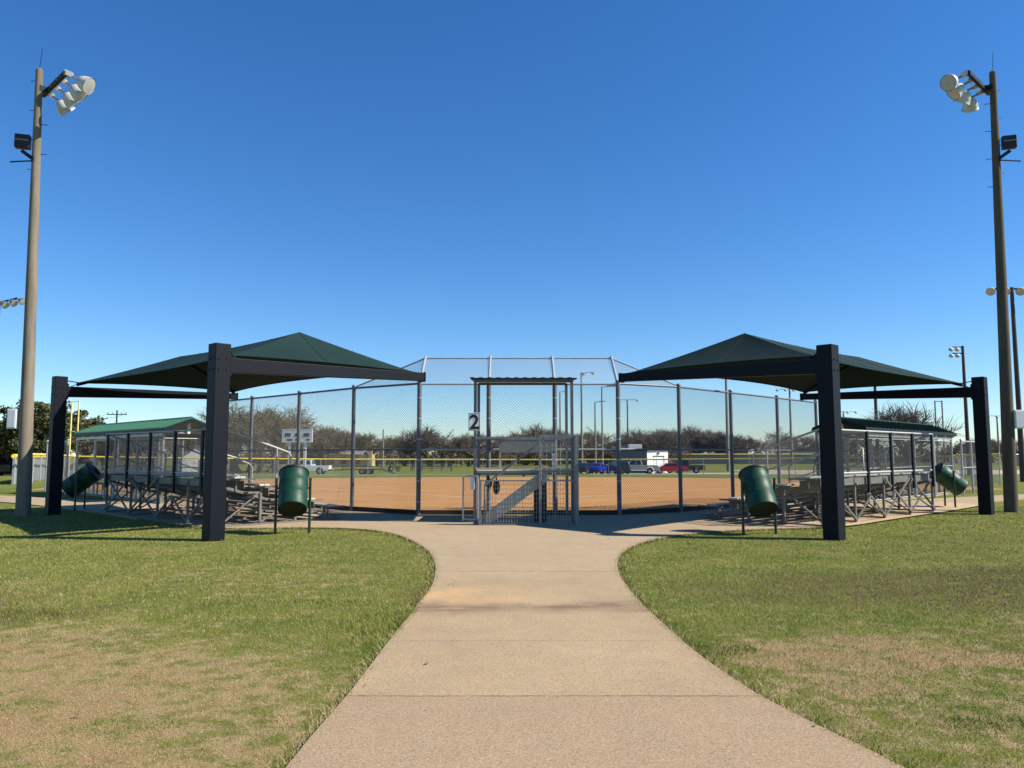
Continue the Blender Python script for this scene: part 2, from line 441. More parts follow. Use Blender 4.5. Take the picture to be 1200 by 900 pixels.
# ------------------------------------------------------------------ ground sheets
def struct(name, mb, mat):
    return tag(mb.build(name, mat), kind='structure')
def axis_vals(lo, hi, dense_lo, dense_hi, step):
    v = list(np.arange(dense_lo, dense_hi + .01, step)); s = step; x = dense_hi
    while x < hi: s *= 1.5; x = min(hi, x + s); v.append(x)
    s = step; x = dense_lo; pre = []
    while x > lo: s *= 1.5; x = max(lo, x - s); pre.append(x)
    return sorted(pre) + v
g = MB(); xs = axis_vals(-2500, 2500, -60, 60, 5); ys = axis_vals(-120, 3000, -10, 130, 5)
for y in ys:
    for x in xs: g.v.append((x, y, zg(x, y)))
nx = len(xs)
for j in range(len(ys) - 1):
    for i in range(nx - 1):
        g.f.append((j * nx + i, j * nx + i + 1, (j + 1) * nx + i + 1, (j + 1) * nx + i)); g.sm.append(True)
lawn = struct('ground', g, M['lawn'])

def sheet(name, poly, mat, lift, cell=3.0, skirt=.0):
    # a flat polygon cut into cells and draped on the terrain
    import bmesh
    bm = bmesh.new(); vv = [bm.verts.new((x, y, 0)) for x, y in poly]
    for tri in tessellate_polygon([[Vector((x, y, 0)) for x, y in poly]]):
        if len(set(tri)) == 3: bm.faces.new([vv[i] for i in tri])
    x0, x1 = min(p[0] for p in poly), max(p[0] for p in poly); y0, y1 = min(p[1] for p in poly), max(p[1] for p in poly)
    y = (math.floor(y0 / cell) + 1) * cell
    while y < y1:
        bmesh.ops.bisect_plane(bm, geom=bm.verts[:] + bm.edges[:] + bm.faces[:], plane_co=(0, y, 0), plane_no=(0, 1, 0)); y += cell
    if skirt:
        be = [e for e in bm.edges if e.is_boundary]
        r = bmesh.ops.extrude_edge_only(bm, edges=be)
        low = {v for v in r['geom'] if isinstance(v, bmesh.types.BMVert)}
    else: low = set()
    for v in bm.verts: v.co.z = zg(v.co.x, v.co.y) + (lift if v not in low else lift - skirt)
    bmesh.ops.recalc_face_normals(bm, faces=bm.faces[:])
    if sum(f.normal.z for f in bm.faces) < 0: bmesh.ops.reverse_faces(bm, faces=bm.faces[:])

    me = bpy.data.meshes.new(name); bm.to_mesh(me); bm.free(); me.materials.append(mat)
    o = bpy.data.objects.new(name, me); COL.objects.link(o); return tag(o, kind='structure')

def smooth_path(pts, n=5):
    out = []
    for i in range(len(pts) - 1):
        p0 = pts[max(0, i - 1)]; p1 = pts[i]; p2 = pts[i + 1]; p3 = pts[min(len(pts) - 1, i + 2)]
        for k in range(n):
            t = k / n
            out.append(tuple(.5 * ((2 * p1[a]) + (-p0[a] + p2[a]) * t + (2 * p0[a] - 5 * p1[a] + 4 * p2[a] - p3[a]) * t * t + (-p0[a] + 3 * p1[a] - 3 * p2[a] + p3[a]) * t ** 3) for a in (0, 1)))
    return out + [pts[-1]]
WL = [(-1.2, -4), (-1.17, 2), (-1.14, 4.1), (-1.08, 5.3), (-1.05, 6.49), (-1.0, 8.13), (-.97, 9.4), (-1.02, 10.37), (-1.15, 11.58), (-1.45, 13.11), (-2.15, 15.12), (-3.07, 16.46), (-4.43, 16.9), (-6.0, 16.75), (-7.24, 17.35), (-9.77, 19.77), (-11.99, 21.9), (-16.91, 25.9), (-26, 32.0), (-45, 43)]
WR = [(3.2, -4), (2.5, 2), (1.99, 4.0), (1.80, 4.6), (1.63, 5.21), (1.52, 5.89), (1.45, 6.69), (1.39, 8.13), (1.38, 9.4), (1.46, 10.75), (1.65, 12.05), (1.94, 13.11), (2.39, 14.11), (2.95, 14.97), (4.02, 15.93), (5.3, 16.55), (6.46, 16.84), (7.46, 17.6), (8.97, 19.1), (11.18, 21.19), (12.8, 22.84), (14.96, 25.1), (18.54, 28.0), (30, 35.5), (50, 46)]
INNER = [(50, 48.5), (30, 37.6), (20.4, 31.0), (15.5, 28.2), (13.9, 26.9), (11.6, 24.9), (9.4, 26.1), (8.9, 25.75), (4.75, 21.55), (2.8, 20.65), (-2.4, 20.65), (-4.5, 21.9), (-8.8, 25.95), (-9.2, 26.3), (-11.4, 24.9), (-13.7, 26.9), (-15.4, 27.4), (-26, 33.9), (-45, 45)]
walk_poly = smooth_path(WL)[::-1] + smooth_path(WR) + INNER
sheet('walkway', walk_poly, M['concrete'], .030, 2.0, .05)
# bare earth strip worn along the back of the right-hand bleachers
strip = smooth_path([(6.3, 16.78), (7.5, 17.3), (9.1, 18.8), (11.3, 20.9), (13.0, 22.5), (14.8, 24.4)], 4) + smooth_path([(14.4, 26.0), (12.9, 24.4), (11.2, 22.8), (9.0, 20.6), (7.2, 18.9), (6.0, 17.4)], 4)
sheet('earth_strip', strip, M['tan_dirt'], .036, 2.0)
# infield
cx, cy, rad = .3, 37.2, 22.8
arc = []
for k in range(41):
    a = R(-14 + k * (208 / 40)); arc.append((cx + rad * math.cos(a), cy + rad * math.sin(a)))
inf = [(-2.45, 20.7), (2.85, 20.7), (4.75, 21.6), (8.9, 25.8), (11.6, 28.4), (18.5, 35)] + [p for p in arc if p[1] > 34] + [(-18, 35), (-11.4, 28.4), (-8.85, 26)]
sheet('infield', inf, M['dirt'], .006, 2.5)
outf = [(24.0, 41.5), (34.6, 61.0)] + [(35.5 * math.cos(R(a)) * 1.02, 58 + 24 * math.sin(R(a))) for a in range(10, 171, 10)] + [(-34.6, 61.0), (-24.0, 41.5), (-24.0, 36)] + [(x, y + .25) for x, y in reversed([p for p in arc if p[1] > 36.5])] + [(24.0, 36)]
sheet('outfield', outf, M['field'], .004, 3.0)
hp = (.35, 27.2)
def line_strip(name, a, b, wd):
    ax, ay = a; bx, by = b; L = math.hypot(bx - ax, by - ay); n = (-(by - ay) / L * wd / 2, (bx - ax) / L * wd / 2)
    sheet(name, [(ax - n[0], ay - n[1]), (bx - n[0], by - n[1]), (bx + n[0], by + n[1]), (ax + n[0], ay + n[1])], M['chalk'], .012, 2.0)
line_strip('foul_line', (hp[0] + .5, hp[1] + .5), (hp[0] + 14.8, hp[1] + 14.8), .10)
line_strip('foul_line', (hp[0] - .5, hp[1] + .5), (hp[0] - 14.8, hp[1] + 14.8), .10)
sheet('service_road', [(-70, 76), (-40, 84), (-12, 88.5), (8, 89.5), (8, 93.5), (-12, 93), (-40, 89.5), (-70, 82)], M['gravel'], .008, 3.0)
sheet('parking_area', [(10, 97), (60, 97), (90, 112), (90, 132), (36, 132), (36, 112), (10, 112)], M['gravel'], .010, 3.0)

# ------------------------------------------------------------------ grass blades (stuff)
def in_poly(px, py, poly):
    ins = np.zeros(len(px), bool); n = len(poly)
    for i in range(n):
        x0, y0 = poly[i]; x1, y1 = poly[(i + 1) % n]
        c = ((y0 > py) != (y1 > py))
        if y0 == y1: continue
        xi = (x1 - x0) * (py - y0) / (y1 - y0) + x0
        ins ^= c & (px < xi)
    return ins
def blades():
    P = []; 
    for (y0, y1, dens, h, wd) in ((3.2, 5, 6000, .020, .0030), (5, 7.5, 4200, .020, .0037), (7.5, 11, 2300, .021, .0052), (11, 16, 1000, .022, .0075), (16, 24, 320, .024, .013)):
        xm = .70 * y1 + .5; n = int(2 * xm * (y1 - y0) * dens)
        x = nrg.uniform(-xm, xm, n); y = nrg.uniform(y0, y1, n)
        k = (~in_poly(x, y, walk_poly)) & (~in_poly(x, y, strip)) & (np.abs(x) < .70 * y + .4)
        # keep the ground bare in the worn patch on the left
        wear = np.clip(1 - np.hypot((x + 4.3) / 4.2, (y - 4.2) / 3.4), 0, 1)
        k &= nrg.uniform(0, 1, n) > .62 * wear
        x = x[k]; y = y[k]; n = len(x)
        P.append(np.stack([x, y, np.full(n, h), np.full(n, wd)], 1))
    # a fringe that leans over the edge of the walk
    for path, sgn in ((smooth_path(WL), -1), (smooth_path(WR), 1)):
        for (a, b) in zip(path[:-1], path[1:]):
            if not (3 < a[1] < 19): continue
            L = math.hypot(b[0] - a[0], b[1] - a[1]); n = int(L * (520 if a[1] < 9 else 300))
            t = nrg.uniform(0, 1, n); off = nrg.exponential(.035, n) - .012
            nx_, ny_ = (b[1] - a[1]) / L, -(b[0] - a[0]) / L
            x = a[0] + (b[0] - a[0]) * t + sgn * nx_ * off; y = a[1] + (b[1] - a[1]) * t + sgn * ny_ * off
            P.append(np.stack([x, y, np.full(n, .045), np.full(n, .004 + .0006 * a[1])], 1))
    for cx_, cy_, rx_, ry_, m_ in ((-1.28, 7.55, .38, .42, 1500), (-1.25, 6.9, .2, .25, 300), (-5.3, 7.9, .8, .16, 900), (-2.0, 8.6, .5, .12, 500), (1.75, 6.5, .3, .2, 500), (3.6, 4.6, .4, .15, 500), (-3.4, 5.0, .5, .14, 500), (-2.3, 4.7, .35, .12, 350), (2.9, 4.75, .3, .12, 300)):
        a_ = nrg.uniform(0, 2 * PI, m_); q_ = np.sqrt(nrg.uniform(0, 1, m_)); x = cx_ + rx_ * q_ * np.cos(a_); y = cy_ + ry_ * q_ * np.sin(a_)
        k = ~in_poly(x, y, walk_poly); P.append(np.stack([x[k], y[k], np.full(k.sum(), .0241), np.full(k.sum(), .0035 + .00045 * cy_)], 1))
    P = np.concatenate(P); n = len(P)
    # the two coarse weed tufts
    h = P[:, 2] * nrg.uniform(.5, 1.45, n); wd = P[:, 3] * nrg.uniform(.7, 1.3, n)
    weed = (P[:, 2] == .0241) | (np.hypot((P[:, 0] + 1.22) / .40, (P[:, 1] - 7.55) / .55) < 1) | (np.hypot((P[:, 0] + 5.3) / .9, (P[:, 1] - 7.9) / .25) < 1)
    h = np.where(weed, h * 1.35, h)
    worn = np.clip(1.15 - np.hypot((P[:, 0] + 4.3) / 4.2, (P[:, 1] - 4.2) / 3.4), 0, 1); h = h * (1 - .45 * worn); wd = wd * (1 - .25 * worn)
    a = nrg.uniform(0, 2 * PI, n); le = nrg.uniform(.25, 1.5, n) * h; b = nrg.uniform(0, 2 * PI, n)
    bx = np.cos(a) * wd / 2; by = np.sin(a) * wd / 2
    V = np.zeros((n, 3, 3), np.float32)
    V[:, 0] = np.stack([P[:, 0] - bx, P[:, 1] - by, np.full(n, -.004)], 1)
    V[:, 1] = np.stack([P[:, 0] + bx, P[:, 1] + by, np.full(n, -.004)], 1)
    V[:, 2] = np.stack([P[:, 0] + np.cos(b) * le, P[:, 1] + np.sin(b) * le, h], 1)
    me = bpy.data.meshes.new('grass_blades')
    me.vertices.add(n * 3); me.vertices.foreach_set('co', V.reshape(-1))
    me.loops.add(n * 3); me.loops.foreach_set('vertex_index', np.arange(n * 3, dtype=np.int32))
    me.polygons.add(n); me.polygons.foreach_set('loop_start', np.arange(0, n * 3, 3, dtype=np.int32)); me.polygons.foreach_set('loop_total', np.full(n, 3, np.int32))
    me.update(calc_edges=True)
    at = me.attributes.new('rnd', 'FLOAT', 'POINT'); at.data.foreach_set('value', np.repeat(np.where(weed, -.75, nrg.uniform(0, 1, n)), 3).astype(np.float32))
    me.materials.append(M['blade'])
    o = bpy.data.objects.new('grass_blades', me); COL.objects.link(o)
    tag(o, 'short mown grass, green with straw coloured worn patches, either side of the walk', 'grass', kind='stuff')
blades()
def litter_leaves():
    n = 900; x = nrg.uniform(-9, 10, n); y = nrg.uniform(3.8, 15, n)
    w1 = np.exp(-((x - 5.6) / 3.2) ** 2 - ((y - 9.6) / 1.6) ** 2); k = (nrg.uniform(0, 1, n) < .22 + .8 * w1) & ((~in_poly(x, y, walk_poly)) | (nrg.uniform(0, 1, n) < .10))
    x, y = x[k], y[k]; n = len(x); s = nrg.uniform(.012, .034, n); a = nrg.uniform(0, 2 * PI, n); z = np.where(in_poly(x, y, walk_poly), .036, .016)
    V = np.zeros((n, 4, 3), np.float32)
    for i, (du, dv) in enumerate(((-1, 0), (0, -.5), (1, 0), (0, .5))):
        V[:, i, 0] = x + s * (du * np.cos(a) - dv * np.sin(a)); V[:, i, 1] = y + s * (du * np.sin(a) + dv * np.cos(a)); V[:, i, 2] = z + nrg.uniform(0, .012, n)
    me = bpy.data.meshes.new('fallen_leaves'); me.from_pydata([tuple(p) for p in V.reshape(-1, 3)], [], [(4 * i, 4 * i + 1, 4 * i + 2, 4 * i + 3) for i in range(n)]); me.materials.append(M['dead_leaf'])
    o = bpy.data.objects.new('fallen_leaves', me); COL.objects.link(o); tag(o, 'dry brown fallen leaves scattered over the lawn and walk', 'leaves', kind='stuff')
litter_leaves()
# ------------------------------------------------------------------ shade canopies
TH = R(42.7)
LP, LB = 9.1, 5.1
def canopy_frame(s):
    O = Vector((6.12, 14.78, 0)) if s > 0 else Vector((-5.61, 14.62, 0))
    m = Matrix.Rotation(s * TH, 3, 'Z')
    def at(u, w, z=0): return O + m @ Vector((s * u, w, z))
    return O, s * TH, at
def canopy(s, label):
    O, rz, at = canopy_frame(s)
    t = thing('shade_canopy', label, 'shade canopy', O, rz, 'cantilever shade canopies over the bleachers')
    H_ = 3.72
    for u in (0, LP):
        b = MB(s); b.box((u, 0, H_ / 2), (.31, .31, H_)); po = b.build('post', M['steel_dark'], t, .012)
        for zz in (3.22, 3.42):
            for dx in (-.08, .08):
                for a_, b_ in (((u + dx, -.172, zz), (u + dx, -.155, zz)), ((u - .172, dx, zz), (u - .155, dx, zz)), ((u + .172, dx, zz), (u + .155, dx, zz))):
                    k = MB(s); k.tube([a_, b_], .016, 6); k.build('bolt', M['dark_paint'], po)
        b = MB(s)
        b.bar((u, .155, 3.315), (u, LB, 3.46), .20, .29, .17, .19); bm_ = b.build('beam', M['steel_dark'], t, .008)
        b = MB(s); b.box((u, .17, 3.32), (.30, .03, .42)); b.build('beam_plate', M['steel_dark'], bm_)
        b = MB(s); b.box((u, LB + .01, 3.46), (.20, .02, .23)); b.build('end_plate', M['steel_dark'], bm_)
        b = MB(s)
        uu = .26 if u == 0 else LP - .26
        b.tube([(u, .16, 3.62), (uu, .42, 3.56)], .014, 5); b.tube([(u, .16, 3.40), (uu, .42, 3.56)], .010, 5)
        b.build('tie_cable', M['steel_dark'], t)
        b = MB(s); b.tube([(u, LB - .03, 3.55), (uu, LB - .22, 3.60)], .014, 5); b.build('tie_cable', M['steel_dark'], t)
    # fabric: a hipped sheet with curved hems
    C = [(.20, .36, 3.56), (LP - .20, .36, 3.56), (LP - .20, LB - .16, 3.60), (.20, LB - .16, 3.60)]
    A, B = (1.45, 2.62, 4.42), (LP - 1.45, 2.62, 4.40)
    f = MB(s)
    def face(c0, c1, r0, r1, inx, iny, sag, nu):
        def fn(a, b):
            e = [c0[k] + (c1[k] - c0[k]) * a for k in range(3)]
            q = 4 * a * (1 - a)
            e[0] += inx * q; e[1] += iny * q; e[2] += .05 * q
            r = [r0[k] + (r1[k] - r0[k]) * a for k in range(3)]
            p = [e[k] + (r[k] - e[k]) * b for k in range(3)]
            if r0 is not r1: p[2] -= .05 * b * q
            p[2] -= sag * 4 * b * (1 - b) * (.35 + .65 * q)
            return tuple(p)
        f.grid(fn, nu, 8)
    face(C[0], C[1], A, B, 0, .42, .05, 28)
    face(C[2], C[3], B, A, 0, -.42, .05, 28)
    face(C[3], C[0], A, A, .12, 0, .05, 16)
    face(C[1], C[2], B, B, -.12, 0, .05, 16)
    fb = f.build('fabric_roof', M['fabric'], t)
    b = MB(s)
    for c, r in ((C[0], A), (C[3], A), (C[1], B), (C[2], B)):
        b.tube([(c[0], c[1], c[2] - .06), (r[0], r[1], r[2] - .10)], .038, 8)
    b.tube([(A[0], A[1], A[2] - .12), (B[0], B[1], B[2] - .12)], .038, 8)
    b.build('ridge_frame', M['steel_dark'], t)
    for (c0, c1, r0, r1, inx, iny, sg_, nn) in ((C[0], C[1], A, B, 0, .42, 1, 5), (C[2], C[3], B, A, 0, -.42, 1, 5), (C[3], C[0], A, A, .12, 0, 0, 2), (C[1], C[2], B, B, -.12, 0, 0, 2)):
        for k in range(1, nn):
            a = k / nn; q = 4 * a * (1 - a); pts = []
            for m_ in range(9):
                v = m_ / 8; e = [c0[i_] + (c1[i_] - c0[i_]) * a for i_ in range(3)]; e[0] += inx * q; e[1] += iny * q; e[2] += .05 * q
                r = [r0[i_] + (r1[i_] - r0[i_]) * a for i_ in range(3)]; p = [e[i_] + (r[i_] - e[i_]) * v for i_ in range(3)]
                if sg_: p[2] -= .05 * v * q
                p[2] -= .05 * 4 * v * (1 - v) * (.35 + .65 * q); pts.append((p[0], p[1], p[2] + .002))
            b = MB(s); b.tube(pts, .007, 4); b.build('seam', M['fabric'], fb)
    h = MB(s)
    for i in range(4):
        c0, c1 = C[i], C[(i + 1) % 4]; inx, iny = ((0, .42), (-.12, 0), (0, -.42), (.12, 0))[i]; pts = []
        for k in range(17):
            a = k / 16; q = 4 * a * (1 - a); pts.append((c0[0] + (c1[0] - c0[0]) * a + inx * q, c0[1] + (c1[1] - c0[1]) * a + iny * q, c0[2] + (c1[2] - c0[2]) * a + .05 * q - .004))
        h.tube(pts, .014, 5)
    h.build('hem', M['fabric'], fb)
    return t
canopy(-1, 'left green fabric shade canopy, its near face sunlit, beside the bright light pole')
canopy(1, 'right green fabric shade canopy, its near face dark, one sunlit edge slope to the right')

# ------------------------------------------------------------------ bleachers
def bleachers(s, label):
    O, rz, at = canopy_frame(s)
    uc, wc = 5.4, 2.6
    t = thing('bleachers', label, 'bleachers', at(uc, wc), rz, 'aluminium bleachers under the canopies')
    u0, u1 = 2.0, 8.75
    Q = lambda u, w, z: (u - uc, w - wc, z)
    rows = [(3.9, .38), (3.3, .56), (2.7, .74), (2.1, .92), (1.5, 1.10)]
    frames = [u0 + .06 + k * (u1 - u0 - .12) / 4 for k in range(5)]
    for i, (w, z) in enumerate(rows):
        b = MB(s)
        e = .14 * ((i * 7) % 3)
        for dw in (-.066, .066): b.box(Q((u0 + u1) / 2, w + dw, z), (u1 - u0 + .24, .125, .042))
        b.build('seat_plank', M['alum'], t, .006)
        b = MB(s); zf = max(.13, z - .34)
        for dw in (-.066, .066): b.box(Q((u0 + u1) / 2, w + .33 + dw, zf), (u1 - u0 + .1 + e, .125, .04))
        b.build('foot_board', M['alum_dull'], t, .005)
        if i:
            b = MB(s); b.box(Q((u0 + u1) / 2, w + .17, z - .16), (u1 - u0, .012, .17)); b.build('riser_board', M['alum_dull'], t)
    for u in frames:
        b = MB(s)
        for w, z in ((1.2, 1.06), (2.1, .86), (3.0, .62), (3.8, .34)): b.bar(Q(u, w, 0), Q(u, w, z), .052, .052)
        b.bar(Q(u + .03, 1.14, .92), Q(u + .03, 4.12, .06), .045, .06)
        b.bar(Q(u, 1.2, .05), Q(u, 4.1, .05), .04, .04)
        b.bar(Q(u - .03, 1.2, .12), Q(u - .03, 2.1, .80), .034, .034); b.bar(Q(u - .03, 2.1, .10), Q(u - .03, 3.0, .58), .034, .034)
        for w, z in rows:
            b.bar(Q(u, w - .2, z - .045), Q(u, w + .48, z - .045), .035, .04)
            b.bar(Q(u, w, z - .3 if z > .4 else .06), Q(u, w, z - .03), .035, .035)
        b.build('support_frame', M['alum_dull'], t)
    for k in range(4):
        b = MB(s); a, c = frames[k], frames[k + 1]
        if k >= 2:
            b.bar(Q(a, 1.17, .10), Q(c, 1.17, 1.0), .05, .03, up=(0, 1, 0)); b.bar(Q(a, 1.14, 1.0), Q(c, 1.14, .10), .05, .03, up=(0, 1, 0))
        else:
            b.bar(Q(a, 1.16, .10), Q(a + .8, 1.16, .62), .045, .03, up=(0, 1, 0)); b.bar(Q(c, 1.16, .08), Q(c - .85, 1.16, .62), .045, .03, up=(0, 1, 0))
        b.build('cross_brace', M['alum_dull'], t)
    # guard rail with chain link along the back and down the ends
    zt = 2.17
    for k in range(5):
        b = MB(s); u = u0 + .95 + k * 1.42
        if u < u1: b.box(Q(u, 1.13, (zt + .72) / 2), (.085, .05, zt - .72)); b.build('guard_post', M['dark_paint'], t)
    for u in (u0, u1):
        b = MB(s); b.tube([Q(u, 1.15, 0 if u == u0 else .4), Q(u, 1.15, zt)], .028, 8); b.build('guard_post', M['alum'], t)
        b = MB(s)
        b.tube([Q(u, 1.15, zt), Q(u, 2.75, 1.66), Q(u, 2.80, 1.60), Q(u, 2.80, .72)], .024, 8)
        b.tube([Q(u, 1.15, 1.62), Q(u, 2.78, 1.16)], .018, 6); b.tube([Q(u, 2.45, 1.75), Q(u, 2.45, .8)], .020, 6)
        b.build('end_rail', M['alum'], t)
        b = MB(s)
        b.wires(Q(u, 1.15, 0), (0, 1, 0), (0, 0, 1), [(0, 1.12), (0, zt), (1.6, 1.66), (1.6, .72)], .0707, .0030)
        b.build('mesh_panel', M['galv_wire'], t)
    for zz in (zt, 1.18):
        b = MB(s); b.tube([Q(u0, 1.15, zz), Q(u1, 1.15, zz)], .026, 8); b.build('guard_rail', M['alum'], t)
    b = MB(s); b.box(Q((u0 + u1) / 2, 1.20, .98), (u1 - u0, .02, .16)); b.build('toe_board', M['alum_dull'], t)
    b = MB(s); b.wires(Q(u0, 1.15, 1.18), (1, 0, 0), (0, 0, 1), [(0, 0), (u1 - u0, 0), (u1 - u0, zt - 1.18), (0, zt - 1.18)], .0707, .0031)
    b.build('mesh_panel', M['galv_wire'], t)
    for u in (4.9, 6.3):
        b = MB(s); pts = [Q(u, 2.05, .9), Q(u, 2.05, 1.78), Q(u, 2.12, 1.84), Q(u, 3.35, 1.36), Q(u, 3.43, 1.28), Q(u, 3.43, .5)]
        b.tube(pts, .02, 8); b.tube([Q(u, 2.05, 1.40), Q(u, 3.43, .92)], .016, 6); b.build('aisle_rail', M['alum'], t)
    return t
bleachers(-1, 'aluminium bleachers left of the walk, deep in shade under the left canopy')
bleachers(1, 'aluminium bleachers right of the walk, their seat ends catching sun under the right canopy')

# ------------------------------------------------------------------ chain link fences
def fence(name, label, pts, h, prad=.045, rails=(1.0,), step=.0707, wire=.0021, with_strip=True, base=0.0, mat='galv', cat='fence', group=None, capmat=None, caprad=.03, mesh_mat='galv_wire', ground=zg, post_every=None):
    o = Vector((pts[0][0], pts[0][1], 0)); t = thing(name, label, cat, o, 0, group)
    for x, y in pts:
        z = ground(x, y); b = MB(); b.tube([(x - o.x, y - o.y, z), (x - o.x, y - o.y, z + h + .06)], prad, 10); b.lathe([(prad + .012, 0), (prad + .012, .03), (prad * .6, .055), (0, .06)], (x - o.x, y - o.y, z + h + .04), (0, 0, 1), 10)
        b.build('post', M[mat], t)
    for q, fr in enumerate(rails):
        b = MB(); top = fr >= .99
        for (x0, y0), (x1, y1) in zip(pts[:-1], pts[1:]):
            b.tube([(x0 - o.x, y0 - o.y, ground(x0, y0) + h * fr), (x1 - o.x, y1 - o.y, ground(x1, y1) + h * fr)], caprad if top else .022, 8)
        b.build('top_rail' if top else 'mid_rail', M[capmat if (top and capmat) else mat], t)
    for (x0, y0), (x1, y1) in zip(pts[:-1], pts[1:]):
        L = math.hypot(x1 - x0, y1 - y0); z0 = ground(x0, y0); z1 = ground(x1, y1)
        b = MB(); b.wires((x0 - o.x, y0 - o.y, z0), (x1 - x0, y1 - y0, z1 - z0), (0, 0, 1), [(0, .05), (L, .05), (L, h), (0, h)], step, wire)
        b.build('mesh_panel', M[mesh_mat], t)
        if with_strip:
            b = MB(); b.bar((x0 - o.x, y0 - o.y, z0 + .08), (x1 - o.x, y1 - o.y, z1 + .08), .035, .14); b.build('base_strip', M['wood_dark'], t)  # dark strip along the foot of each panel
    return t
# backstop with its forward overhang
bx = [-2.47, -.62, 1.14, 2.83]; BY = 20.45; BH = 3.48; OY, OZ = 21.75, 4.34
t = thing('backstop', 'tall chain link backstop with a sloping overhang behind the scorer platform', 'fence', (bx[0], BY, 0))
Q = lambda x, y, z: (x - bx[0], y - BY, z)
for x in bx:
    b = MB(); b.tube([Q(x, BY, 0), Q(x, BY, BH)], .06, 12); p = b.build('post', M['post_galv'], t)
    for k in range(6):
        b = MB(); b.tube([Q(x, BY - .0, .35 + k * .55), Q(x, BY, .38 + k * .55)], .068, 10); b.build('clamp', M['galv'], p)
    b = MB(); b.tube([Q(x, BY, BH - .02), Q(x, OY, OZ + .05)], .038, 10); b.build('overhang_arm', M['galv'], t)
for zz, yy, nm in ((BH, BY, 'mid_rail'), (1.74, BY, 'mid_rail'), (OZ, OY, 'top_rail')):
    b = MB(); b.tube([Q(bx[0], yy, zz), Q(bx[-1], yy, zz)], .024, 8); b.build(nm, M['galv'], t)
for x0, x1 in zip(bx[:-1], bx[1:]):
    L = x1 - x0
    b = MB(); b.wires(Q(x0, BY, 0), (1, 0, 0), (0, 0, 1), [(0, .04), (L, .04), (L, BH), (0, BH)], .0707, .0031); b.build('mesh_panel', M['galv_wire'], t)
    sl_ = Vector((0, OY - BY, OZ - BH)); b = MB(); b.wires(Q(x0, BY, BH), (1, 0, 0), sl_, [(0, 0), (L, 0), (L, sl_.length), (0, sl_.length)], .0707, .0027); b.build('overhang_mesh', M['galv_wire'], t)
    b = MB(); b.bar(Q(x0, BY, .08), Q(x1, BY, .08), .035, .14); b.build('base_strip', M['wood_dark'], t)
for sx, x0, xw, yw in ((-1, bx[0], -4.52, 21.9), (1, bx[-1], 4.68, 21.5)):
    a = Vector(Q(x0, BY, BH)); c = Vector(Q(x0, OY, OZ)); d = Vector(Q(xw, yw, 3.52))
    b = MB(); b.tube([c, d], .024, 8); b.build('top_rail', M['galv'], t)
    e1 = (d - a).normalized(); n = e1.cross(c - a).normalized(); e2 = n.cross(e1)
    b = MB(); b.wires(a, e1, e2, [(0, 0), ((d - a).length, 0), ((c - a).dot(e1), (c - a).dot(e2))], .0707, .0027); b.build('overhang_mesh', M['galv_wire'], t)
fence('wing_fence', 'tall chain link wing fence left of the backstop, running back to the left dugout', [(-2.47, 20.47), (-4.52, 21.9), (-6.63, 23.9), (-8.80, 25.95), (-10.9, 27.9)], 3.5, .055, (1.0, .5), .0707, .0030, cat='fence', mat='post_galv')
fence('wing_fence', 'tall chain link wing fence right of the backstop, running back to the right dugout', [(2.83, 20.47), (4.68, 21.5), (6.70, 23.5), (8.88, 25.7), (11.05, 27.9)], 3.5, .055, (1.0, .5), .0707, .0030, cat='fence', mat='post_galv')

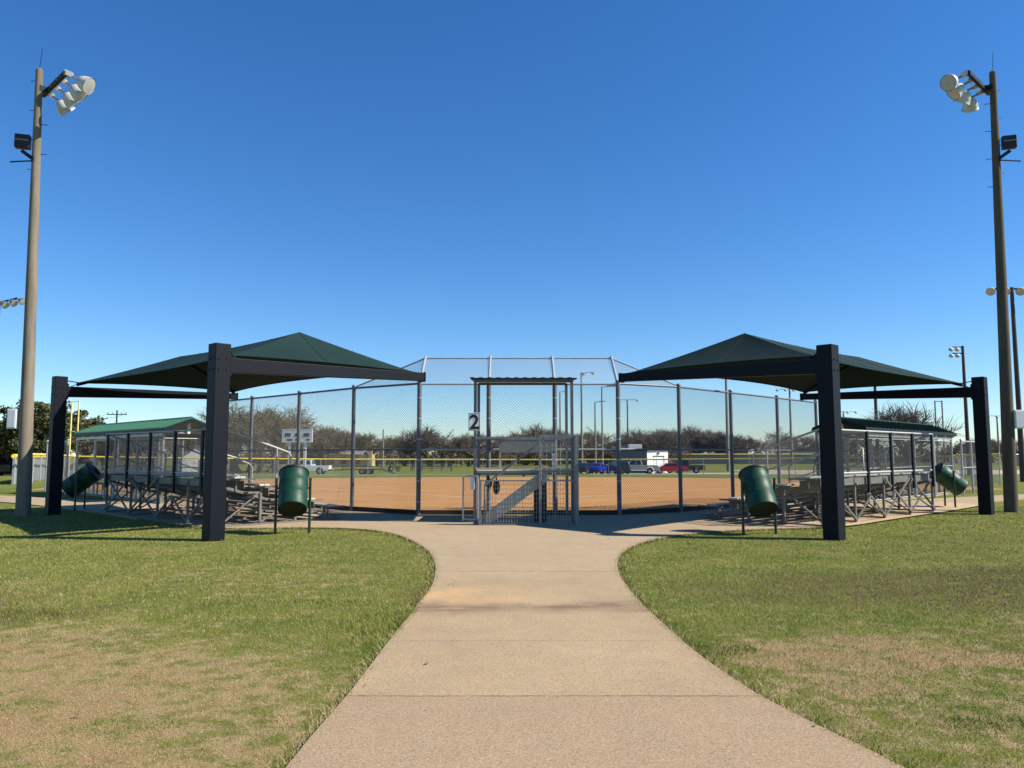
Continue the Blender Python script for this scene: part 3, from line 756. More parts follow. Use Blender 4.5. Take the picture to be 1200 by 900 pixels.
# ------------------------------------------------------------------ dugouts
def dugout(s, label):
    O = Vector((11.2 * s if s > 0 else -11.0, 26.1, 0))
    t = thing('dugout', label, 'dugout', O, s * R(45))
    L = 9.3; hw = .90; zr, ze = 2.80, 2.46
    b = MB(s)
    for sg in (-1, 1):
        b.prism([(-.3, 0, zr), (L + .3, 0, zr), (L + .3, sg * hw, ze), (-.3, sg * hw, ze)], (0, 0, .035))
    rf = b.build('roof', M['roof_green' if s < 0 else 'roof_green_dark'], t)
    b = MB(s); k = -.3
    while k < L + .3:
        for sg in (-1, 1): b.bar((k + .02, sg * .01, zr + .055), (k + .02, sg * hw, ze + .055), .03, .035)
        k += .40
    b.tube([(-.3, 0, zr + .05), (L + .3, 0, zr + .05)], .045, 6); b.build('roof_rib', M['roof_green' if s < 0 else 'roof_green_dark'], rf)
    b = MB(s)
    for uu in (-.31, L + .31):
        for sg in (-1, 1): b.bar((uu, 0, zr - .04), (uu, sg * hw, ze - .04), .02, .13)
    for sg in (-1, 1): b.bar((-.3, sg * (hw + .01), ze - .03), (L + .3, sg * (hw + .01), ze - .03), .02, .11)
    b.build('fascia', M['dark_paint'], rf)
    b = MB(s); b.bar((-.05, 0, ze - .15), (-.05, 0, zr - .02), .10, .10); b.build('king_post', M['white_paint'], rf)
    b = MB(s)
    for k in range(9): 
        u = k * L / 8
        b.bar((u, -hw, ze - .10), (u, hw, ze - .10), .05, .09)
    b.bar((0, -0.78, ze - .19), (L, -0.78, ze - .19), .07, .10); b.bar((0, 0.78, ze - .19), (L, 0.78, ze - .19), .07, .10)
    b.build('rafter', M['galv'], rf)
    for w in (-0.78, 0.78):
        for k in range(5):
            b = MB(s); u = .05 + k * (L - .1) / 4; b.tube([(u, w, 0), (u, w, ze - .13)], .05, 10); b.build('post', M['galv'], t)
        for zz in (2.15, 1.15, .08): b = MB(s); b.tube([(0, w, zz), (L, w, zz)], .022, 6); b.build('fence_rail', M['galv'], t)
        b = MB(s); b.wires((0, w + .03, 0), (1, 0, 0), (0, 0, 1), [(0, .05), (L, .05), (L, 2.15), (0, 2.15)], .0707, .0031); b.build('mesh_panel', M['galv_wire'], t)
    for u in (0.0, L):
        b = MB(s); b.wires((u, -0.78, 0), (0, 1, 0), (0, 0, 1), [(0, .05), (1.56, .05), (1.56, 2.15), (0, 2.15)], .0707, .0031); b.build('mesh_panel', M['galv_wire'], t)
        b = MB(s); b.tube([(u, -0.78, 2.15), (u, 0.78, 2.15)], .022, 6); b.build('fence_rail', M['galv'], t)
    b = MB(s); b.box((L / 2, -.38, .46), (L - .8, .28, .05)); b.box((L / 2, -.55, .80), (L - .8, .04, .20))
    for k in range(6): 
        b.bar((.5 + k * (L - 1) / 5, -.38, 0), (.5 + k * (L - 1) / 5, -.38, .44), .06, .06); b.bar((.5 + k * (L - 1) / 5, -.58, 0), (.5 + k * (L - 1) / 5, -.58, .9), .05, .05)
    b.build('bench', M['alum_dull'], t)
    b = MB(s); b.prism([(-.1, -.86, 0), (L + .1, -.86, 0), (L + .1, .86, 0), (-.1, .86, 0)], (0, 0, .045)); b.build('floor_slab', M['concrete'], t)
    return t
dugout(-1, 'open dugout with a sunlit green metal roof behind the left bleachers')
dugout(1, 'open dugout with a dark green metal roof behind the right bleachers')
fence('side_fence', 'grey chain link side fence with a gate frame off the end of the right dugout', [(18.3, 31.4), (19.35, 32.5), (20.6, 34.0)], 2.15, .04, (1.0, .5), .09, .0022, with_strip=False)
fence('side_fence', 'grey chain link side fence off the end of the left dugout', [(-18.1, 31.4), (-19.2, 32.5), (-20.5, 34.0)], 2.15, .04, (1.0, .5), .09, .0022, with_strip=False)

# outfield fence with a yellow cap
op = [(26.0, 41.2), (28.2, 46.2), (30.4, 51.2), (32.6, 56.2), (34.6, 61.0)]
left = [(-x, y) for x, y in op]
arcp = []
for k in range(1, 20):
    a = R(8 + k * 164 / 20); arcp.append((35.6 * math.cos(a), 58.6 + 22.8 * math.sin(a)))
def dense(pts, d):
    out = [pts[0]]
    for a, b in zip(pts[:-1], pts[1:]):
        L = math.hypot(b[0] - a[0], b[1] - a[1]); n = max(1, round(L / d))
        out += [(a[0] + (b[0] - a[0]) * k / n, a[1] + (b[1] - a[1]) * k / n) for k in range(1, n + 1)]
    return out
fence('outfield_fence', 'long low chain link outfield fence with a yellow cap round the whole field', dense(op + arcp + left[::-1], 3.4), 1.62, .03, (1.0,), .13, .0024, with_strip=False, capmat='yellow', caprad=.065)
for sx, lab in ((-1, 'pale yellow ladder shaped foul pole rising behind the left dugout roof'), (1, 'thin ladder shaped foul pole beyond the right dugout, in front of the bare tree')):
    x, y = (34.9 if sx < 0 else 34.1) * sx, 61.3; z = zg(x, y)
    t = thing('foul_pole', lab, 'foul pole', (x, y, z), 0)
    for d, nm in ((-.28, 'pole'), (.28, 'pole')):
        b = MB(); b.tube([(d, 0, 0), (d, 0, 6.05)], .055, 8); b.build(nm, M['yellow_pale' if sx < 0 else 'concrete_pole_far'], t)  # right pole grey: the shaded side of its yellow, put into the colour
    for zz in (6.0, 3.6, 2.0): b = MB(); b.tube([(-.28, 0, zz), (.28, 0, zz)], .035, 6); b.build('crossbar', M['yellow_pale' if sx < 0 else 'concrete_pole_far'], t)

# ------------------------------------------------------------------ scorer platform at the backstop
t = thing('scorer_platform', 'raised grey steel scorer platform with stairs and welded mesh in front of the backstop', 'platform', (.28, 18.2, 0))
O = Vector((.28, 18.2, 0)); Q = lambda x, y, z: (x - O.x, y - O.y, z)
for x, y, h in ((-.87, 18.2, 3.36), (1.42, 18.2, 3.36), (-.87, 20.05, 3.46), (1.42, 20.05, 3.46)):
    b = MB(); b.bar(Q(x, y, 0), Q(x, y, h), .07, .07); b.build('post', M['post_galv'], t)
b = MB(); b.prism([Q(-.98, 18.02, 3.38), Q(1.53, 18.02, 3.38), Q(1.53, 20.2, 3.50), Q(-.98, 20.2, 3.50)], (0, 0, .03))
k = -.95
while k < 1.5: b.bar(Q(k, 18.02, 3.415), Q(k, 20.2, 3.535), .09, .018); k += .21
b.build('roof', M['dark_paint'], t)
for y, z in ((18.2, 3.35), (20.05, 3.45)): b = MB(); b.bar(Q(-.87, y, z), Q(1.42, y, z), .05, .06); b.build('roof_beam', M['post_galv'], t)
b = MB(); b.box(Q(.28, 19.12, 1.20), (2.32, 1.86, .05)); b.build('deck', M['counter'], t)
b = MB()
for y in (18.22, 19.1, 20.0): b.bar(Q(-.87, y, 1.15), Q(1.42, y, 1.15), .05, .05)
for x in (-.87, .28, 1.42): b.bar(Q(x, 18.25, 1.125), Q(x, 20.0, 1.125), .05, .08)
b.build('deck_frame', M['platform_steel'], t)
for x0, x1, y, z in ((-.86, .60, 18.16, 1.275), (.66, 1.44, 18.10, 1.262)):
    b = MB(); b.box(Q((x0 + x1) / 2, y, z), (x1 - x0, .14, .045)); b.build('edge_board', M['counter'], t)
# stair: two wide stringers with treads
st = []
for y in (17.55, 18.05):
    b = MB(); b.bar(Q(-.66, y, .06), Q(.78, y, 1.14), .025, .24); b.build('stringer', M['platform_mesh'], t)
for k in range(6):
    f_ = (k + .7) / 6.3; b = MB(); b.box(Q(-.66 + 1.44 * f_, 17.8, .06 + 1.08 * f_), (.24, .48, .03)); b.build('tread', M['platform_steel'], t)
b = MB(); b.tube([Q(-.62, 17.52, .04), Q(-.62, 17.52, .92), Q(.70, 17.52, 1.92), Q(.74, 17.52, 1.98)], .024, 8); b.build('handrail', M['platform_steel'], t)
b = MB(); b.box(Q(.66, 18.15, .56), (.30, .05, 1.06)); b.build('support_panel', M['wood_dark'], t)
b = MB()
b.bar(Q(-.72, 17.42, 0), Q(-.72, 17.42, 1.04), .06, .06); b.bar(Q(.63, 17.42, 0), Q(.63, 17.42, 2.0), .05, .05); b.bar(Q(1.46, 17.42, 0), Q(1.46, 17.42, 2.05), .075, .075); b.bar(Q(1.46, 18.15, 0), Q(1.46, 18.15, 2.05), .06, .06)
b.bar(Q(-.72, 17.42, 1.02), Q(1.46, 17.42, 1.02), .03, .03); b.bar(Q(-.72, 17.42, .05), Q(1.46, 17.42, .05), .03, .03); b.bar(Q(.63, 17.42, 2.03), Q(1.46, 17.42, 2.03), .05, .05)
b.bar(Q(-.87, 18.15, 2.0), Q(1.46, 18.15, 2.0), .045, .05); b.bar(Q(1.46, 17.42, 2.02), Q(1.46, 20.0, 2.02), .045, .05); b.bar(Q(1.46, 17.42, .05), Q(1.46, 18.2, .05), .04, .04)
b.bar(Q(-.87, 18.2, 2.0), Q(-.87, 20.0, 2.0), .045, .05); b.bar(Q(-.87, 20.0, 2.0), Q(1.42, 20.0, 2.0), .04, .05)
b.build('guard_frame', M['platform_steel'], t)
b = MB(); b.wires(Q(-.72, 17.42, .05), (1, 0, 0), (0, 0, 1), [(0, 0), (1.35, 0), (1.35, .97), (0, .97)], .062, .0048, 'square', .105); b.build('mesh_panel', M['platform_mesh'], t)
b = MB(); b.wires(Q(.63, 17.42, .05), (1, 0, 0), (0, 0, 1), [(0, 0), (.83, 0), (.83, 1.97), (0, 1.97)], .062, .0048, 'square', .105); b.build('mesh_panel', M['platform_mesh'], t)
b = MB(); b.wires(Q(1.46, 17.42, .05), (0, 1, 0), (0, 0, 1), [(0, 0), (.73, 0), (.73, 1.97), (0, 1.97)], .062, .0040, 'square', .105); b.build('mesh_panel', M['platform_mesh'], t)
# number sign
t = thing('number_sign', 'white square sign with a black number two on the platform post', 'sign', (-.885, 18.11, 2.375))
b = MB(); b.box((0, 0, 0), (.285, .012, .43)); b.build('sign_board', M['white_paint'], t, .004)
b = MB()
for sg in (-1, 1): b.box((sg * .128, -.008, 0), (.012, .004, .40)); b.box((0, -.008, sg * .197), (.244, .004, .012))
b.build('sign_border', M['panel_grey'], t)
cu = bpy.data.curves.new('numeral', 'FONT'); cu.body = '2'; cu.size = .47; cu.align_x = 'CENTER'; cu.align_y = 'CENTER'; cu.extrude = .002; cu.offset = .011
tmp = bpy.data.objects.new('numeral_tmp', cu); COL.objects.link(tmp)
dg = bpy.context.evaluated_depsgraph_get(); me = bpy.data.meshes.new_from_object(tmp.evaluated_get(dg)); bpy.data.objects.remove(tmp)
me.materials.clear(); me.materials.append(M['black']); me.transform(Matrix.Rotation(R(90), 4, 'X'))
zs = [v.co.z for v in me.vertices]; xs_ = [v.co.x for v in me.vertices]
me.transform(Matrix.Translation((-(min(xs_) + max(xs_)) / 2, 0, -(min(zs) + max(zs)) / 2)))
nu = bpy.data.objects.new('numeral', me); COL.objects.link(nu); nu.parent = t; nu.location = (0, -.0105, 0)
b = MB(); b.box((0, 0, 0), (.115, .008, .275)); b.box((0, -.006, .10), (.085, .003, .03)); o = b.build('paper_notice', M['white_paint'], None, .002); o.location = (-.925, 18.14, .93)
tag(o, 'small blank white notice low on the platform post below the numbered sign', 'notice')
t = thing('swing_gate', 'narrow wire swing gate standing open at the left of the platform stairs', 'gate', (-.80, 18.1, 0), R(180 - 15))
b = MB()
b.tube([(0, 0, .06), (0, 0, 1.1)], .022, 8); b.tube([(.36, 0, .06), (.36, 0, 1.1)], .022, 8); b.tube([(0, 0, 1.1), (.36, 0, 1.1)], .022, 8); b.tube([(0, 0, .10), (.36, 0, .10)], .018, 8); b.build('gate_frame', M['galv'], t)
b = MB(); b.wires((0, 0, .10), (1, 0, 0), (0, 0, 1), [(0, 0), (.36, 0), (.36, 1.0), (0, 1.0)], .0707, .0020); b.build('mesh_panel', M['galv_wire'], t)
t = thing('scorer_table', 'long grey scorer table with a deep front panel standing on the platform deck', 'table', (.38, 19.75, 1.225))
b = MB(); b.box((0, 0, .76), (1.45, .45, .03)); b.build('table_top', M['panel_grey'], t)
b = MB(); b.box((0, -.21, .59), (1.42, .02, .32)); b.build('front_panel', M['panel_grey'], t)
for x in (-.68, .68):
    for y in (-.17, .17): b = MB(); b.bar((x, y, 0), (x, y, .74), .05, .05); b.build('leg', M['galv'], t)
for i, (x, z, hh, lab) in enumerate(((-.60, .93, .26, 'smaller black bag hung under the platform deck, left of its pair'), (-.40, .90, .36, 'larger black bag hung under the platform deck, right of its pair'))):
    b = MB(); b.lathe([(.0, -.02), (.05, 0), (.085, .08), (.095, hh * .55), (.075, hh * .9), (.02, hh), (.012, hh + .08)], (0, 0, -hh), (0, 0, 1), 10)
    o = b.build('hanging_bag', M['black_bag']); o.location = (x, 19.9, z + .06); tag(o, lab, 'bag')

# ------------------------------------------------------------------ litter barrels on pipe posts
def barrel(name, label, loc, rz, tilt):
    t = thing(name, label, 'trash can', loc, rz, 'tilted green barrel trash cans')
    ax = Vector((0, math.sin(tilt), math.cos(tilt)))      # from the base of the drum to its mouth
    c = Vector((0, 0, .86)); L = .88; r = .29; o = c - ax * L / 2
    prof = [(r - .02, 0), (r, .015), (r, .02)]
    for f in (.33, .66):
        prof += [(r, L * f - .012), (r + .004, L * f - .004), (r + .004, L * f + .004), (r, L * f + .012)]
    prof += [(r, L - .03), (r + .012, L - .015), (r + .006, L)]
    b = MB(); b.lathe(prof, o, ax, 32); bo = b.build('barrel', M['can_green'], t)
    b = MB(); b.lathe([(0, .022), (r - .03, .022), (r - .022, 0), (r - .004, 0)], o, ax, 32); b.build('barrel_base', M['can_base_shade'], bo)  # closed base coloured near black for the shade under the drum
    b = MB(); b.lathe([(r + .008, L - .03), (r + .018, L - .02), (r + .018, L + .012), (r - .02, L + .03), (.20, L + .045), (.19, L + .045), (.17, L - .2), (0, L - .22)], o, ax, 32); b.build('lid', M['rim_dark'], bo)
    for sx in (-1, 1):
        b = MB(); x = sx * .335
        b.tube([(x, 0, -.05), (x, 0, 1.10), (x, .0, 1.13)], .028, 10); p = b.build('post', M['can_pipe'], t)
        b = MB(); b.tube([(x, 0, .92), (sx * .27, 0, .92)], .018, 8); b.build('pivot', M['can_pipe'], p)
    return t
barrel('trash_barrel', 'tilted green barrel trash can beside the left edge of the walk, left of the platform', (-4.49, 15.9, 0), R(14), R(36))
barrel('trash_barrel', 'tilted green barrel trash can by the right edge of the walk, right of the platform', (5.02, 15.78, 0), R(3), R(36))
barrel('trash_barrel', 'steeply tilted green barrel trash can at the far end of the right bleachers', (13.30, 23.55, 0), R(84), R(52))
barrel('trash_barrel', 'dark tilted barrel trash can in the shade at the far end of the left bleachers', (-12.45, 22.35, 0), R(-82), R(52))

# ------------------------------------------------------------------ floodlight poles
def flood(parent, p, d, arm_from, mat_shell='lamp_shell', sc_=1.0, detail=True):
    d = Vector(d).normalized(); p = Vector(p); k = sc_
    b = MB(); b.lathe([(.05 * k, -.20 * k), (.115 * k, -.175 * k), (.175 * k, -.11 * k), (.225 * k, -.01 * k), (.255 * k, .10 * k), (.265 * k, .18 * k), (.280 * k, .19 * k), (.280 * k, .225 * k)], p, d, 20)
    fl = b.build('floodlight', M[mat_shell], parent)
    b = MB(); b.lathe([(.262 * k, .215 * k), (.20 * k, .222 * k), (0, .226 * k)], p, d, 20); b.build('lens', M['lens'], fl)
    back = p - d * .20 * k; a = Vector(arm_from); m = a + (back - a) * .55
    b = MB(); b.bar(a, m + Vector((0, 0, .02)), .15 * k, .16 * k); b.build('ballast_box', M['lamp_body'] if not detail else M['lamp_shell'], fl)
    b = MB(); b.bar(m, back, .07 * k, .06 * k); b.bar(back, p, .06 * k, .06 * k); b.build('lamp_bracket', M['lamp_body'], fl)
def front_pole(s, label):
    base = Vector((14.02, 21.8, 0)) if s > 0 else Vector((-12.84, 20.4, 0))
    top = Vector((14.23, 21.8, 12.87)) if s > 0 else Vector((-13.1, 20.4, 12.22))
    t = thing('light_pole', label, 'light pole', base, 0, 'floodlight poles round the field')
    L = lambda p: Vector(p) - base
    b = MB(); b.tube([(0, 0, -.1), L(top)], .182, 20, .090); b.lathe([(.090, 0), (.07, .03), (0, .035)], L(top), top - base, 20); pole = b.build('pole', M['pole' if s < 0 else 'pole_shaded'], t)
    axis = (top - base).normalized()
    for i_, z in enumerate(np.arange(9.4, top.z - .2, .42)):
        p = axis * (z / axis.z); dx = .26 if i_ % 2 else -.26
        b = MB(); b.tube([p, p + Vector((dx, .05, .0))], .009, 6); b.build('climbing_rung', M['dark_paint'], pole)
    b = MB(); b.tube([L(top), L(top) + Vector((.05, 0, .62))], .008, 5); b.build('lightning_rod', M['dark_paint'], pole)
    dr = Vector((.735 * s * -1, -.678, 0)); zc = 11.68 if s < 0 else 12.42
    pc = base + axis * (zc / axis.z); a0 = pc - dr * .35; a1 = pc + dr * 1.50
    a0 += Vector((-s * -.12 * 0, 0, 0))
    off = Vector((-s * .16, .16, 0)); a0 += off * .9; a1 += off * .9
    b = MB(); b.bar(L(a0), L(a1), .09, .12); b.build('crossarm', M['dark_paint'], t)
    b = MB(); b.bar(L(pc), L(pc + off), .2, .16); b.build('arm_clamp', M['dark_paint'], t)
    dirs = [(.85, .02, -.52), (.66, .30, -.70), (.52, .50, -.68), (.42, .60, -.68)] if s < 0 else [(-.72, -.40, -.40), (-.75, .06, -.62), (-.20, .50, -.78), (.25, .55, -.74)]
    for k in range(4):
        a = a1 + (a0 - a1) * (.04 + k * .285)
        p = a + Vector((-s * .46, .10, -.19 - .05 * k)); flood(t, L(p), dirs[k], L(a + Vector((0, 0, .05))), sc_=.84)
    # square sports light lower on the pole
    zb = 10.13 if s < 0 else 10.70; pb = base + axis * (zb / axis.z); cb = pb + Vector((s * .34, -.08, 0)) if s > 0 else pb + Vector((-.33, -.08, 0))
    b = MB(); b.box(L(cb), (.37, .20, .38), Matrix.Rotation(s * R(-18), 3, 'Z')); bl = b.build('box_light', M['black'], t, .02)
    b = MB(); b.box(L(cb + Vector((-s * .03, -.102, .02))), (.32, .03, .03), Matrix.Rotation(s * R(-18), 3, 'Z')); b.build('light_fin', M['lamp_body'], bl)
    b = MB(); b.bar(L(pb + Vector((0, -.1, -.5))), L(cb + Vector((0, 0, -.26))), .09, .09); b.bar(L(pb + Vector((0, -.12, -.55))), L(pb + Vector((s * .62, -.12, -.58))), .03, .03); b.build('light_bracket', M['dark_paint'], t)
    # white control box
    zx = 2.55 if s < 0 else 2.60; px = base + axis * (zx / axis.z) + Vector((s * .30, -.06, 0)) if s < 0 else base + axis * (zx / axis.z) + Vector((.27, -.10, 0))
    b = MB(); b.box(L(px), (.25 if s < 0 else .36, .20, .52)); cbx = b.build('control_box', M['white_box'], t, .008)
    b = MB(); b.box(L(px + Vector((0, -.106, 0))), (.20 if s < 0 else .31, .012, .46)); b.build('box_door', M['white_box'], cbx, .004)
    return t
front_pole(-1, 'tall sunlit concrete floodlight pole beside the left canopy, white box on its left side')
front_pole(1, 'tall concrete floodlight pole beside the right canopy, white box low on its right side')

def far_pole(label, X, Y, top, heads, mat='concrete_pole_far', rad=.13, head='lamps', spread=1.2, extras=None, lampdir=(-.5, -.2, -.6)):
    z = zg(X, Y); t = thing('light_pole', label, 'light pole', (X, Y, z), 0, 'floodlight poles round the field')
    h = top - z
    b = MB(); b.tube([(0, 0, 0), (0, 0, h)], rad, 10, rad * .62); b.build('pole', M[mat], t)
    if head == 'cobra':
        b = MB(); b.bar((0, 0, h - .05), (.95, 0, h + .10), .07, .07); b.build('lamp_arm', M['dark_paint'], t)
        b = MB(); b.bar((.7, 0, h + .08), (1.9, 0, h + .16), .38, .2); b.build('floodlight', M['lamp_body'], t)
    elif head == 'tee':
        b = MB(); b.bar((-spread, 0, h - .1), (spread, 0, h - .1), .10, .10); b.build('crossarm', M['dark_paint'], t)
        for k in range(heads):
            x = -spread + 2 * spread * k / (heads - 1)
            flood(t, (x, -.15, h - .22), lampdir, (x, 0, h - .08), 'lamp_body' if extras != 'white' else 'lamp_shell', 1.3 if extras != 'white' else .92, False)
    elif head == 'double':
        for zz in (h - .12, h - .72):
            b = MB(); b.bar((0, 0, zz), (-spread, .0, zz), .10, .10); b.build('crossarm', M['dark_paint'], t)
            for k in range(heads // 2):
                x = -.30 - (spread - .4) * k / max(1, heads // 2 - 1); flood(t, (x - .25, -.12, zz - .18), lampdir, (x, 0, zz + .02), 'lamp_shell', .72, False)
    elif head == 'cluster':
        b = MB(); b.bar((-.2, 0, h - .25), (spread, 0, h + .1), .10, .10); b.build('crossarm', M['dark_paint'], t)
        for k in range(heads):
            x = .1 + (spread - .1) * k / max(1, heads - 1); flood(t, (x + .3, -.1, h - .3 + .12 * k), lampdir, (x, 0, h - .15 + .1 * k), 'lamp_body', 1.3 if Y > 60 else .85, False)
    return t
far_pole('dark floodlight pole just behind the right concrete pole, its round lamps showing either side', 30.4, 46, 11.75, 4, 'pole_wood', .17, 'tee', 1.35, 'white', (-.5, -.55, -.45))
far_pole('dark floodlight pole with two rows of lamps, by the right canopy end post', 43.2, 73, 12.0, 4, 'pole_wood', .20, 'double', 1.0, None, (-.6, -.3, -.5))
far_pole('floodlight pole at the far left edge of the view, only its lamps in frame', -33.2, 49, 11.6, 3, 'concrete_pole_far', .16, 'cluster', 1.2, None, (.6, -.2, -.5))
far_pole('tallest thin floodlight pole above the blue car, angled lamps at its top', 13.6, 150, 17.7, 2, 'concrete_pole_far', .26, 'cluster', 1.9, None, (.6, -.3, -.4))
far_pole('short street light with a flat arm lamp between two taller poles beyond the right field', 15.15, 140, 11.2, 1, 'concrete_pole_far', .20, 'cobra')
far_pole('thin light pole with one dark lamp, standing in front of the blue sedan', 12.2, 104, 10.8, 1, 'concrete_pole_far', .15, 'cobra')
far_pole('small far light pole with a flat T shaped lamp bar, left of the storage building', 30.1, 200, 16.0, 3, 'concrete_pole_far', .30, 'tee', 2.6)
far_pole('far light pole seen just inside the right platform posts', 11.9, 190, 17.2, 2, 'concrete_pole_far', .26, 'cobra')
far_pole('tall floodlight pole rising behind the right canopy from the navy fence', 35.0, 125, 17.6, 4, 'concrete_pole_far', .28, 'tee', 1.8)
far_pole('far floodlight pole with a wide lamp bar, under the field corner of the right canopy', 68.9, 190, 17.9, 4, 'concrete_pole_far', .34, 'tee', 3.0)
far_pole('dark floodlight pole rising behind the right dugout roof into the canopy', 42.7, 90, 11.6, 4, 'pole_wood', .24, 'tee', 1.6)
far_pole('small distant light pole with four lamps just right of the right canopy near post', 95.0, 220, 14.0, 4, 'concrete_pole_far', .3, 'tee', 3.6)
far_pole('small distant T shaped light pole, low beside the right canopy near post', 98.5, 220, 10.6, 3, 'concrete_pole_far', .3, 'tee', 2.0)
far_pole('distant T shaped light pole between the right canopy end post and the right concrete pole', 126.3, 200, 11.8, 3, 'concrete_pole_far', .28, 'tee', 2.6)
far_pole('slim pale pole in front of the trees, right of the scoreboard', -25.1, 150, 6.5, 0, 'concrete_pole_far', .2, 'none')

# ------------------------------------------------------------------ utility poles
for X, Y, top, lab in ((-87.5, 170, 11.4, 'dark wooden utility pole with crossarm above the left dugout roof, the taller of the two'), (-102.2, 190, 11.4, 'dark wooden utility pole with crossarm and a white transformer, left of the taller one')):
    z = zg(X, Y); t = thing('utility_pole', lab, 'utility pole', (X, Y, z), 0, 'utility poles beyond the left dugout')
    b = MB(); b.tube([(0, 0, 0), (0, 0, top - z)], .24, 8, .17); b.build('pole', M['pole_wood'], t)
    b = MB(); b.bar((-2.2, 0, top - z - .9), (2.2, 0, top - z - .9), .16, .18)
    for x in (-2, -1, 1, 2): b.tube([(x, 0, top - z - .85), (x, 0, top - z - .45)], .07, 6)
    b.build('crossarm', M['pole_wood'], t)
    if X < -100: b = MB(); b.lathe([(0, 0), (.35, 0), (.35, .9), (0, .95)], (.55, 0, top - z - 3.6), (0, 0, 1), 12); b.build('transformer', M['lamp_shell'], t)
wl = MB()
for dz, x in ((.0, -2), (.0, 2)):
    pts = []
    for k in range(13):
        f = k / 12; pts.append((-87.5 + x + (-102.2 + 87.5) * f, 170 + 20 * f, 10.9 - .5 * 4 * f * (1 - f)))
    wl.tube(pts, .025, 4)
tag(wl.build('power_line', M['black']), 'thin power lines strung between the two utility poles', 'power line')
# ------------------------------------------------------------------ scoreboard and buildings
X, Y = -26.5, 95; z = zg(X, Y)
t = thing('scoreboard', 'pale grey scoreboard on two posts beyond the left field fence', 'scoreboard', (X, Y, z))
b = MB(); b.box((0, 0, 4.75), (3.75, .25, 1.55)); b.build('cabinet', M['score_face'], t, .02)
for x in (-.95, .95):
    b = MB(); b.bar((x, .1, 0), (x, .1, 4.1), .30, .30); b.build('post', M['score_face'], t)
for x, zz, wd, hh in ((-1.15, 4.85, .72, .42), (0, 4.85, .50, .42), (1.15, 4.85, .72, .42), (-.9, 4.25, .66, .22), (.05, 4.25, .5, .22), (1.35, 4.25, .42, .22)):
    b = MB(); b.box((x, -.135, zz), (wd, .03, hh)); b.build('score_panel', M['score_dark'], t)
b = MB(); b.box((0, -.13, 5.54), (3.82, .04, .05)); b.box((0, -.13, 3.97), (3.82, .04, .05)); b.build('trim', M['white_paint'], t)

def zbase(X, Y): return zg(X, Y)
X, Y = 18.9, 108; z = zbase(X, Y)
t = thing('storage_building', 'small flat roofed storage building with a white door wall beyond the right field', 'building', (X, Y, z), 0)
# corner nearest the viewer at the origin; the white wall runs right, the wall coloured dark for its shade runs back to the left
wx, wy = 3.6, 3.4; ex, ey = -4.3, 3.4
n = math.hypot(wx, wy)
b = MB(); A_ = (0, 0, 0); B_ = (wx, wy, 0); C_ = (wx + ex, wy + ey, 0); D_ = (ex, ey, 0)
b.prism([(0.02, .06, 0), (wx - .03, wy + .03, 0), (wx + ex, wy + ey - .05, 0), (ex + .05, ey + .02, 0)], (0, 0, 3.15)); b.build('wall', M['wall_shaded'], t)
b = MB(); b.bar((.0, -.01, 1.575), (wx, wy, 1.575), .05, 3.15); b.build('white_wall', M['wall_white'], t)
def along(f, off, zz): 
    nx_, ny_ = wy / n, -wx / n
    return (wx * f + nx_ * off, wy * f + ny_ * off, zz)
b = MB(); b.bar(along(.30, .05, 1.15), along(.76, .05, 1.15), .04, 2.3); dr_ = b.build('garage_door', M['white_paint'], t)
b = MB(); b.bar(along(.27, .07, 2.36), along(.79, .07, 2.36), .06, .14); b.bar(along(.78, .07, 0), along(.78, .07, 2.3), .06, .12); b.build('door_frame', M['roof_dark'], t)
b = MB(); b.box(along(.5, .12, 2.78), (.3, .3, .22)); b.build('wall_lamp', M['roof_dark'], t)
b = MB(); b.prism([(.1, -.35, 3.15), (wx + .35, wy + .0, 3.2), (wx + ex, wy + ey + .3, 3.2), (ex - .35, ey, 3.15)], (0, 0, .28)); b.build('roof', M['roof_dark'], t)
b = MB(); b.box((-1.2, 3.2, 3.75), (1.9, 1.2, .65)); b.build('roof_unit', M['white_paint'], t, .03)
b = MB()
for k in range(4): b.box((-4.2 + k * .55, 3.6, 3.62), (.42, .8, .4))
b.build('vent_box', M['roof_grey'], t)

X, Y = -36, 170; z = zbase(X, Y)
t = thing('low_house', 'low tan building with a dark roof far behind the scoreboard', 'building', (X, Y, z))
b = MB(); b.box((0, 0, 1.35), (10.5, 7, 2.7)); b.build('wall', M['wall_tan'], t)
b = MB(); b.prism([(-10.6, -4.2, 2.55), (3.8, -4.2, 2.55), (3.8, 0, 3.5), (-10.6, 0, 3.5)], (0, 0, .15)); b.prism([(-10.6, 0, 3.5), (3.8, 0, 3.5), (3.8, 4.2, 2.55), (-10.6, 4.2, 2.55)], (0, 0, .15)); b.build('roof', M['roof_grey'], t)
b = MB(); b.box((-7.6, -1, 1.3), (5.0, 5, 2.6)); b.build('dark_front', M['roof_dark'], t)
b = MB(); b.bar((5.5, -3.6, 0), (5.5, -3.6, 3.4), .7, .7); b.build('chimney', M['wall_tan'], t)
for x in (-3.2, -.4, 2.4):
    b = MB(); b.box((x, -3.53, 1.3), (1.5, .06, 1.3)); b.build('window', M['brick'], t)
X, Y = -41.5, 102; z = zbase(X, Y)
t = thing('white_shed', 'small white gabled shed seen through the near end of the left dugout', 'shed', (X, Y, z), R(25))
b = MB(); b.prism([(-1.9, 0, 0), (1.9, 0, 0), (1.9, 0, 2.2), (0, 0, 3.6), (-1.9, 0, 2.2)], (0, 5, 0)); b.build('wall', M['wall_white'], t)
b = MB()
for sg in (-1, 1): b.prism([(0, -.25, 3.66), (sg * 2.2, -.25, 2.05), (sg * 2.2, 5.2, 2.05), (0, 5.2, 3.66)], (0, 0, .1))
b.build('roof', M['roof_grey'], t)
